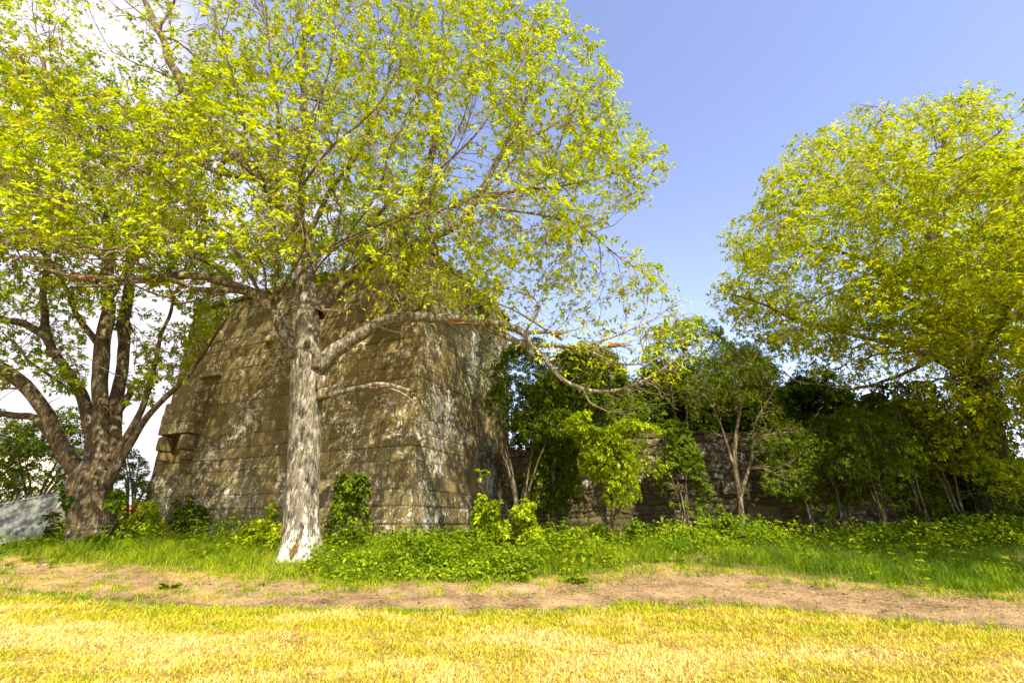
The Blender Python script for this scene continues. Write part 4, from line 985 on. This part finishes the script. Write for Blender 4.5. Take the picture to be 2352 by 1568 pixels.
# shrubs in front of the wall
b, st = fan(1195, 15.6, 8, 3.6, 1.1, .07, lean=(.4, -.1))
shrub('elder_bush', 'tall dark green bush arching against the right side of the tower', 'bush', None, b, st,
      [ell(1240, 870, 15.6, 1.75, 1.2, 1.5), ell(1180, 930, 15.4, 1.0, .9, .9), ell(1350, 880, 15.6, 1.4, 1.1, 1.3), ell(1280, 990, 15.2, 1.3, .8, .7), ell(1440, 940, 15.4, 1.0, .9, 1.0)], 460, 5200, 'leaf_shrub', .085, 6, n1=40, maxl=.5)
b, st = fan(1390, 14.2, 6, 2.6, .9, .05, lean=(.35, -.2))
shrub('spindle_bush', 'bright sunlit yellow-green bush hanging low in front of the rubble wall', 'bush', None, b, st,
      [ell(1430, 1010, 13.9, 1.35, .7, .62), ell(1400, 1060, 13.8, .9, .6, .6), ell(1430, 1130, 13.7, .55, .5, .65), ell(1500, 1050, 13.9, .6, .5, .5), ell(1360, 980, 13.9, .8, .6, .5)], 240, 2300, 'leaf_bright', .085, 6, n1=20, maxl=.45, grav=.35)
b = gp(1705, 14.8)
st = [(PX([(1705, 1235, 14.8), (1700, 1150, 14.8), (1688, 1080, 14.8), (1690, 1010, 14.8), (1700, 940, 14.8), (1690, 860, 14.8), (1700, 790, 14.8)]), .10, .025),
      (PX([(1700, 1150, 14.8), (1725, 1050, 14.7), (1740, 960, 14.6), (1790, 880, 14.5)]), .06, .02), (PX([(1688, 1080, 14.8), (1650, 960, 14.9), (1600, 880, 15)]), .05, .015)]
shrub('hawthorn_tree', 'slender small tree with thin orange twigs in front of the rubble wall', 'tree', None, b, st,
      [ell(1690, 860, 14.8, 1.5, 1.1, 1.1), ell(1780, 1010, 14.5, 1.0, .7, .8), ell(1690, 950, 14.8, 1.5, .9, .8), ell(1800, 1100, 14.4, .8, .6, .5), ell(1620, 900, 14.8, .9, .8, .7)], 280, 2300, 'leaf_shrub', .055, 5, mats=('bark_left', 'twig'), n1=24, maxl=.55)
b, st = fan(2035, 14.6, 5, 3.2, .7, .05)
shrub('sapling', 'bushy green sapling in front of the wall, left of the big ivy trunk', 'sapling', 'saplings in front of the rubble wall', b, st,
      [ell(2010, 1020, 14.5, 1.15, .8, 1.0), ell(2050, 1110, 14.4, .9, .7, .8), ell(1940, 1060, 14.5, .9, .7, .9), ell(1960, 970, 14.6, .7, .6, .5)], 200, 1000, 'leaf_shrub', .08, 5, n1=20, maxl=.5)
b, st = fan(2215, 15.0, 5, 4.0, .7, .05)
shrub('sapling', 'thin many-stemmed sapling directly beside the big ivy trunk', 'sapling', 'saplings in front of the rubble wall', b, st,
      [ell(2180, 1040, 14.8, 1.3, .9, .9), ell(2280, 1000, 14.6, 1.6, .9, 1.0), ell(2120, 950, 15.0, 1.2, .9, .7), ell(2320, 1100, 14.2, 1.4, .8, .6)], 200, 900, 'leaf_left', .10, 5, n1=20, maxl=.7, grav=.4)

for (px, Y, hh, ww, lab) in ((1575, 15.4, 3.4, .8, 'slim airy sapling in front of the wall, between the bright bush and the orange-twigged tree'), (1950, 15.2, 3.6, .9, 'taller sapling before the wall, left of the bushy sapling'), (1860, 14.9, 3.3, 1.0, 'sapling before the wall, right of the thin orange-twigged tree'), (2130, 15.3, 4.0, 1.1, 'dense sapling in front of the ivy-grown stump'), (1270, 15.8, 2.9, 1.0, 'shaded shrub in the nook between tower and wall')):
    b, st = fan(px, Y, 5, hh, .6 * ww, .04); c = b + EZ * hh * .62
    shrub('sapling', lab, 'sapling', 'saplings in front of the rubble wall', b, st, [(tuple(c), (ww, ww * .7, hh * .36)), (tuple(c + EZ * hh * .22), (ww * .7, ww * .6, hh * .26)), (tuple(c + np.array([ww * .4, -.1, -hh * .2])), (ww * .7, ww * .5, hh * .22))], 160, 850, 'leaf_shrub', .085, 5, n1=16, maxl=.5)

# bushes round the tower foot and the pale trunk
def low_bush(name, label, px, Y, h, w, n, leaf='leaf_bright', size=.09, m=5, group=None, sp=.4):
    b, st = fan(px, Y, 6, h, sp * w, .018)
    c = b + EZ * h * .6
    es = [(tuple(c - EZ * h * .2), (w * .75, w * .55, h * .35))]
    for k in range(6):
        es.append((tuple(c + np.array([rng.normal(0, .55) * w, rng.normal(0, .3) * w, rng.uniform(-.3, .55) * h])), (w * rng.uniform(.2, .42), w * rng.uniform(.2, .4), h * rng.uniform(.12, .28))))
    shrub(name, label, 'bush', group, b, st, es, max(24, n // 4), n, leaf, size, m, n1=10, maxl=.35, wr=.5)
G_ = 'low leafy bushes at the foot of the ruins'
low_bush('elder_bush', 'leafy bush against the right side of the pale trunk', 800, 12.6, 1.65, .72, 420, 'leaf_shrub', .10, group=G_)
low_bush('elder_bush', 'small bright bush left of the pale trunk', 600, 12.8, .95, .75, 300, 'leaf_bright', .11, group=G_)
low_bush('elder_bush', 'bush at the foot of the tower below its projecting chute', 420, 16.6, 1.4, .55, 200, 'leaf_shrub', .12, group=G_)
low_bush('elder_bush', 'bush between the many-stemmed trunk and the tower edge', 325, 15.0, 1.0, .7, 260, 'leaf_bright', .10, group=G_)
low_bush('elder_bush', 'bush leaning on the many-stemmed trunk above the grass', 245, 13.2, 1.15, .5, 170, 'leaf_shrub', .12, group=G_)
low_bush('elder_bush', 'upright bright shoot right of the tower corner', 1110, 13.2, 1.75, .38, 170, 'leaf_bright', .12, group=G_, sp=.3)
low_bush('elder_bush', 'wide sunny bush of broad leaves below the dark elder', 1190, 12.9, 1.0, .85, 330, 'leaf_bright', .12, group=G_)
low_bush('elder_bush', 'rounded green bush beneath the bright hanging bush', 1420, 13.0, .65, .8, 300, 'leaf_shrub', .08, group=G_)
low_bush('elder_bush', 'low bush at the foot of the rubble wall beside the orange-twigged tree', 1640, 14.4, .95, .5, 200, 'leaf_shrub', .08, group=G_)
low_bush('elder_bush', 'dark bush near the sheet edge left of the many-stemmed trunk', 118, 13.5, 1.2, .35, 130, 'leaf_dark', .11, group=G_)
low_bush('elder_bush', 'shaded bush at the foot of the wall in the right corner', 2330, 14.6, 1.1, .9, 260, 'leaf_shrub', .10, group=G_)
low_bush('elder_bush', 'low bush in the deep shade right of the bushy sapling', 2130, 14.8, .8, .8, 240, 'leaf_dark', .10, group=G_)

# dry vine loops on the tower beside the trunk
vl = []
for k in range(16):
    q = [P(760 + rng.uniform(-10, 40), 1180 + rng.uniform(-30, 40), 12.9)]
    for s in range(5): q.append(q[-1] + np.array([rng.normal(.05, .22), rng.normal(.03, .06), rng.uniform(.1, .55)]))
    w_ = smooth_path(q, .05); vl.append(w_[np.linspace(0, len(w_) - 1, 28).astype(int)])
vine = root('climbing_vine', P(790, 1220, 12.9), 'tangle of dry yellowish vine stems beside the pale trunk', 'vine')
if vl:
    A_ = np.stack(vl); v, f = tubes(A_, np.full(A_.shape[:2], .007), 5); kid('stem', v, f, M['twig'], vine, smooth=True)
    pp = A_[:, ::4].reshape(-1, 3); lv_ = clusters(pp, np.tile([0, -.5, .8], (len(pp), 1)), 2, .08, wr=.6); kid('foliage', lv_[0], lv_[1], M['leaf_shrub'], vine, attrs={'var': lv_[2]})

# ivy: on the pier, on the right trunk, on the tower top
def ivy(name, label, pts, nml, size=.09, mat='leaf_dark', grp=None):
    t = root(name, pts[0], label, 'ivy', grp)
    n = len(pts); d = nrm(np.array([0, 0, -.8]) + .7 * rand_dirs(n) + nml * .3); up = nrm(nml + .5 * rand_dirs(n))
    v, f = leaf_mesh(pts, d, up, size * rng.uniform(.6, 1.3, n), .8, .2, .2)
    kid('foliage', v, f, M[mat], t, attrs={'var': np.repeat(rng.uniform(0, 1, n), 6)})
    k = rng.choice(n, 40); B = []
    for q in pts[k]: B.append(np.linspace(q, q + np.array([rng.normal(0, .2), .02, rng.uniform(.4, 1.2)]), 6) + rng.normal(0, .02, (6, 3)))
    B = np.stack(B); v, f = tubes(B, np.full(B.shape[:2], .008), 4); kid('stem', v, f, M['twig'], t)
n = 9000; u = rng.uniform(-.2, 3.4, n); z = rng.uniform(0, 1, n) ** .7 * 5.4 - .5
puff = .25 + .22 * fbm(u * 1.3, z * 1.3, seed=101)
pts = np.stack([13.2 + u, 16.85 - puff * rng.uniform(.2, 1, n), z], -1); ok = z < 4.9 + .5 * fbm(u * 2, u * 0, seed=3) - 2.0 * sstep(1.9, 3, u); pts = pts[ok]
ivy('ivy', 'dark ivy hanging over the broken wall stump', pts, np.array([0, -1.0, .2]))
n = 7000; a = rng.uniform(0, 6.28, n); z = rng.uniform(0, 1, n); tpi = tp[(z * (len(tp) - 1)).astype(int)]; rr = .55 + .25 * (fbm(a, z * 6, seed=7) + .4)
ivy('ivy', 'dark ivy sleeve round the big trunk at the right', tpi + np.stack([np.cos(a) * rr, np.sin(a) * rr, np.zeros(n)], -1) * rng.uniform(.8, 1.05, (n, 1)), np.stack([np.cos(a), np.sin(a), np.zeros(n) + .2], -1))
n = 3200; u = rng.uniform(.2, W1 - .2, n); dns = fbm(u * .9, u * 0, seed=15); k = rng.uniform(-.3, .8, n) < dns + .15; u = u[k]; n = len(u)
pts = TC + E1 * u[:, None] + N1 * rng.uniform(-.3, .22, (n, 1)) + EZ * (HT + rng.normal(.12, .18, (n, 1)))
ivy('ivy', 'green ivy and weeds growing along the top of the tower', pts, N1 * .5 + EZ, .09, 'leaf_shrub')
n = 2600; u = rng.uniform(2.5, 6.5, n); zz = HT - rng.uniform(0, 1, n) ** 1.6 * 4.5; k = vnoise(u * 1.3, zz * .5, seed=19) > -.1; u, zz = u[k], zz[k]; n = len(u)
pts = TC + E2 * u[:, None] + N2 * rng.uniform(.03, .16, (n, 1)) + EZ * zz[:, None]
ivy('ivy', 'brown-green creeper hanging down the right side of the tower', pts, N2, .07, 'leaf_dark')
n = 500; a1 = rng.normal(0, .35, n); pts = TC + E1 * (5.3 + a1)[:, None] + N1 * rng.uniform(.03, .15, (n, 1)) + EZ * (3.4 + rng.normal(0, .9, (n, 1)))

# bramble and nettles on the bank (nobody could count them)
N = 120000
y = rng.uniform(9.9, 15.5, N); x = rng.uniform(-1, 1, N) * (y * 1.12 + .5)
br = np.exp(-((x + .9) / 2.9) ** 2) * .75 + .45 * sstep(2.5, 4.5, x) * sstep(11.9, 12.9, y) + .25 * sstep(-5, -7, x) * sstep(12.8, 13.6, y)
br = br * np.clip(.75 + 1.0 * fbm(x * 1.1, y * 1.1, seed=44), 0, 1.2) * bank_mask(x, y - .12) * (np.hypot(x + 4.95, (y - 11.4) * .6) > .55)
k = rng.uniform(0, 1, N) < br; x, y, br = x[k], y[k], br[k]; n = len(x)
mh = (.10 + .62 * np.clip(.35 + 1.3 * fbm(x * 1.25, y * 1.5, seed=46), 0, 1)) * sstep(0, 1.6, y - y_up(x) + .25)
mh = mh * (1 - .4 * np.exp(-((x + 1.5) / 2.2) ** 2)) + .06
z = gz(x, y) + mh * rng.uniform(.15, 1, n) ** .6
d = nrm(np.stack([rng.normal(size=n), rng.normal(size=n), rng.normal(-.1, .35, n)], -1)); up = nrm(np.array([0, -.15, 1]) + .55 * rand_dirs(n))
v, f = leaf_mesh(np.stack([x, y, z], -1), d, up, rng.uniform(.04, .12, n), .68, .25, .2)
tag(mesh_obj('bramble_cover', v, f, M['bramble'], attrs={'var': np.repeat(np.clip(.45 + .3 * fbm(x * 1.2, y * 1.2, seed=48) + rng.normal(0, .18, n), 0, 1), 6)}), 'low bramble, nettle and weed leaves covering the bank', 'ground cover', kind='stuff')

N = 420
x = rng.uniform(-13, 13, N); y = y_up(x) + .25 + rng.uniform(0, 1, N) ** .8 * 3.0; k = (rng.uniform(0, 1, N) < .35 + .65 * np.exp(-((x + 1) / 3) ** 2)) & (np.hypot(x + 4.95, (y - 11.4) * .6) > .6); x, y = x[k], y[k]
n = len(x); hs_ = rng.uniform(.25, .75, n); bs = np.stack([x, y, gz(x, y)], -1); tl_ = rng.normal(0, .12, (n, 2))
t_ = np.linspace(0, 1, 6); B = bs[:, None] + np.stack([tl_[:, None, 0] * t_ ** 2, tl_[:, None, 1] * t_ ** 2, hs_[:, None] * t_], -1)
v, f = tubes(B, np.full(B.shape[:2], .004), 4); P8 = B[:, 1:].reshape(-1, 3); c8 = clusters(P8, np.tile([0, 0, 1.0], (len(P8), 1)), 5, .085, wr=.5, grav=.2, spread=1.2)
off = len(v); vv8 = np.vstack([v, c8[0]]); tag(mesh_obj('weeds', vv8, [np.vstack([f[0], c8[1][0] + off])], M['bramble'], attrs={'var': np.concatenate([np.full(off, .3), c8[2]])}), 'upright leafy nettles and weeds standing out of the bank growth', 'weeds', kind='stuff')

# broad-leaved docks at the edge of the track
for k, (px, py, lab) in enumerate(((1325, 1335, 'broad dock plant at the track edge below the bright hanging bush'), (1110, 1325, 'dock plant at the edge of the track below the tower corner'), (800, 1325, 'dock plant at the bank edge right of the pale trunk'), (1200, 1330, 'low dock rosette between two larger docks'), (390, 1350, 'grassy clump in the middle of the track on the left'))):
    q = ghit(px, py); q[2] = gz(np.array([q[0]]), np.array([q[1]]))[0]; t = root('dock_plant', q, lab, 'plant', 'plants at the track edge')
    n = 34; a = rng.uniform(0, 6.28, n); e = rng.uniform(.25, 1.1, n); d = np.stack([np.cos(a), np.sin(a), e], -1)
    v, f = leaf_mesh(np.tile(q, (n, 1)) + d * .02, d, np.tile([0, 0, 1.0], (n, 1)) + .2 * rand_dirs(n), rng.uniform(.12, .26, n), .26 if k < 4 else .06, .25, .45)
    kid('foliage', v, f, M['bramble'], t, attrs={'var': np.repeat(rng.uniform(.1, .7, n), 6)})

# fallen twigs on the track and field edge
N = 260; y = rng.uniform(8.2, 12.2, N); x = rng.uniform(-13, 12, N); a = rng.uniform(0, 6.28, N); l_ = rng.uniform(.08, .38, N)
p0 = np.stack([x, y, gz(x, y) + .012], -1); t_ = np.linspace(0, 1, 5)[None, :, None]
B = p0[:, None] + np.stack([np.cos(a), np.sin(a), 0 * a], -1)[:, None] * l_[:, None, None] * t_ + rng.normal(0, .006, (N, 5, 3))
v, f = tubes(B, np.full(B.shape[:2], .005), 4); tag(mesh_obj('fallen_twigs', v, f, M['twig']), 'thin dry twigs scattered along the track', 'twigs', kind='stuff')

# stones lying about
for (px, py, s, lab) in ((103, 1228, .28, 'mossy boulder in the grass beside the metal sheet'), (590, 1262, .2, 'half-buried stone in the grass left of the pale trunk')):
    q = ghit(px, py + 18); v, f = block(np.array([0, 0, s * .25]), np.array([1, .2, 0]), np.array([-.2, 1, 0]), EZ, s * 1.4, s, s * .8, s * .32, int(px), 8, .12)
    o = mesh_obj('boulder', v, f, M['rubble'], smooth=True, attrs={'tint': np.full(len(v), .8), 'joint': np.zeros(len(v))}); o.location = tuple(q); tag(o, lab, 'stone')

# ---------------------------------------------------------------- leaning ribbed sheet with tines, house, far roof
a0, a1_, a2, a3_ = P(-70, 1262, 12.9), P(92, 1236, 13.1), P(141, 1130, 13.8), P(-60, 1170, 13.7)
sh = root('metal_sheet', a1_, 'grey weathered ribbed sheet with a row of tines, leaning by the many-stemmed trunk', 'sheet')
m = 90; uu, vv_ = np.meshgrid(np.linspace(0, 1, m), np.linspace(0, 1, 14))
pq = (a0 * (1 - uu)[..., None] + a1_ * uu[..., None]) * (1 - vv_)[..., None] + (a3_ * (1 - uu)[..., None] + a2 * uu[..., None]) * vv_[..., None]
nn_ = nrm(np.cross(a1_ - a0, a3_ - a0)); pq = pq + nn_ * (.018 * np.sin(uu * 2 * np.pi * 15) + .05 * fbm(uu * 3, vv_ * 2))[..., None]
vf = pq.reshape(-1, 3); vb = (pq - nn_ * .012).reshape(-1, 3); i, j = np.meshgrid(np.arange(13), np.arange(m - 1), indexing='ij'); b = (i * m + j).ravel()
q = np.stack([b, b + 1, b + m + 1, b + m], 1)
edge = []
for s in range(m - 1): edge.append((s, s + 1)); edge.append((13 * m + s + 1, 13 * m + s))
for s in range(13): edge.append((s * m + m - 1, (s + 1) * m + m - 1)); edge.append(((s + 1) * m, s * m))
e_ = np.array(edge); qe = np.stack([e_[:, 1], e_[:, 0], e_[:, 0] + 14 * m, e_[:, 1] + 14 * m], 1)
kid('panel', np.vstack([vf, vb]), [np.vstack([q, q[:, ::-1] + 14 * m, qe])], M['sheet'], sh, smooth=True)
tl = [np.linspace(a3_ + (a2 - a3_) * s, a3_ + (a2 - a3_) * s + np.array([.06, .03, .13]), 4) for s in np.linspace(.25, .98, 14)]
B = np.stack(tl); v, f = tubes(B, np.full(B.shape[:2], .009), 6); kid('tines', v, f, M['steel'], sh)
B = np.linspace(a3_, a2, 5)[None]; v, f = tubes(B, np.full((1, 5), .022), 8); kid('rail', v, f, M['steel'], sh, smooth=True)

def quadbox(c, s):
    c, s = np.array(c, float), np.array(s, float) / 2
    v = np.array([[x, y, z] for x in (-1, 1) for y in (-1, 1) for z in (-1, 1)]) * s + c
    return v, [np.array([[0, 1, 3, 2], [4, 6, 7, 5], [0, 4, 5, 1], [2, 3, 7, 6], [0, 2, 6, 4], [1, 5, 7, 3]])]
hx = P(0, 1040, 34)[0]
hs = root('house', (hx - 3, 34, -.3), 'cream house with grey slate roof behind the left tree', 'house')
hr = P(150, 1000, 34)[0]
v, f = quadbox(((hx - 9 + hr - .6) / 2, 37, 2.6), (hr - .6 - hx + 9, 6, 5.8)); kid('wall', v, f, M['plaster'], hs)
x0, x1 = hx - 9.8, hr
rf = np.array([[x0, 33.4, 5.4], [x1, 33.4, 5.4], [x1 - 1.5, 37, 9.0], [x0, 37, 9.0], [x1, 40.6, 5.4], [x0, 40.6, 5.4], [x0, 33.4, 5.2], [x1, 33.4, 5.2], [x1, 40.6, 5.2], [x0, 40.6, 5.2]])
kid('roof', rf, [np.array([[0, 1, 2, 3], [3, 2, 4, 5], [6, 7, 1, 0], [7, 8, 4, 1], [9, 5, 4, 8], [6, 9, 8, 7]]), np.array([[1, 4, 2], [0, 3, 5]])], M['slate'], hs)
for wx in (hr - 2.2, hr - 5.0):
    v, f = quadbox((wx, 33.98, 3.0), (1.1, .08, 1.3)); w_ = kid('window', v, f, M['plaster'], hs)
    v, f = quadbox((wx, 33.92, 3.0), (.9, .06, 1.1)); kid('pane', v, f, M['glass'], w_)
# far farm shed with a clay roof
sx = P(290, 1170, 40)[0]; shd = root('farm_shed', (sx, 40, -.3), 'distant red-tiled shed roof glimpsed between left trunk and tower', 'shed')
v, f = quadbox((sx, 42, .3), (2.2, 3, 1.2)); kid('wall', v, f, M['plaster'], shd)
rf = np.array([[sx - 1.3, 40.2, .9], [sx + 1.3, 40.2, .9], [sx + 1.3, 42, 1.5], [sx - 1.3, 42, 1.5], [sx + 1.3, 43.8, .9], [sx - 1.3, 43.8, .9]])
kid('roof', rf, [np.array([[0, 1, 2, 3], [3, 2, 4, 5], [0, 5, 4, 1]]), np.array([[1, 4, 2], [0, 3, 5]])], M['tile'], shd)
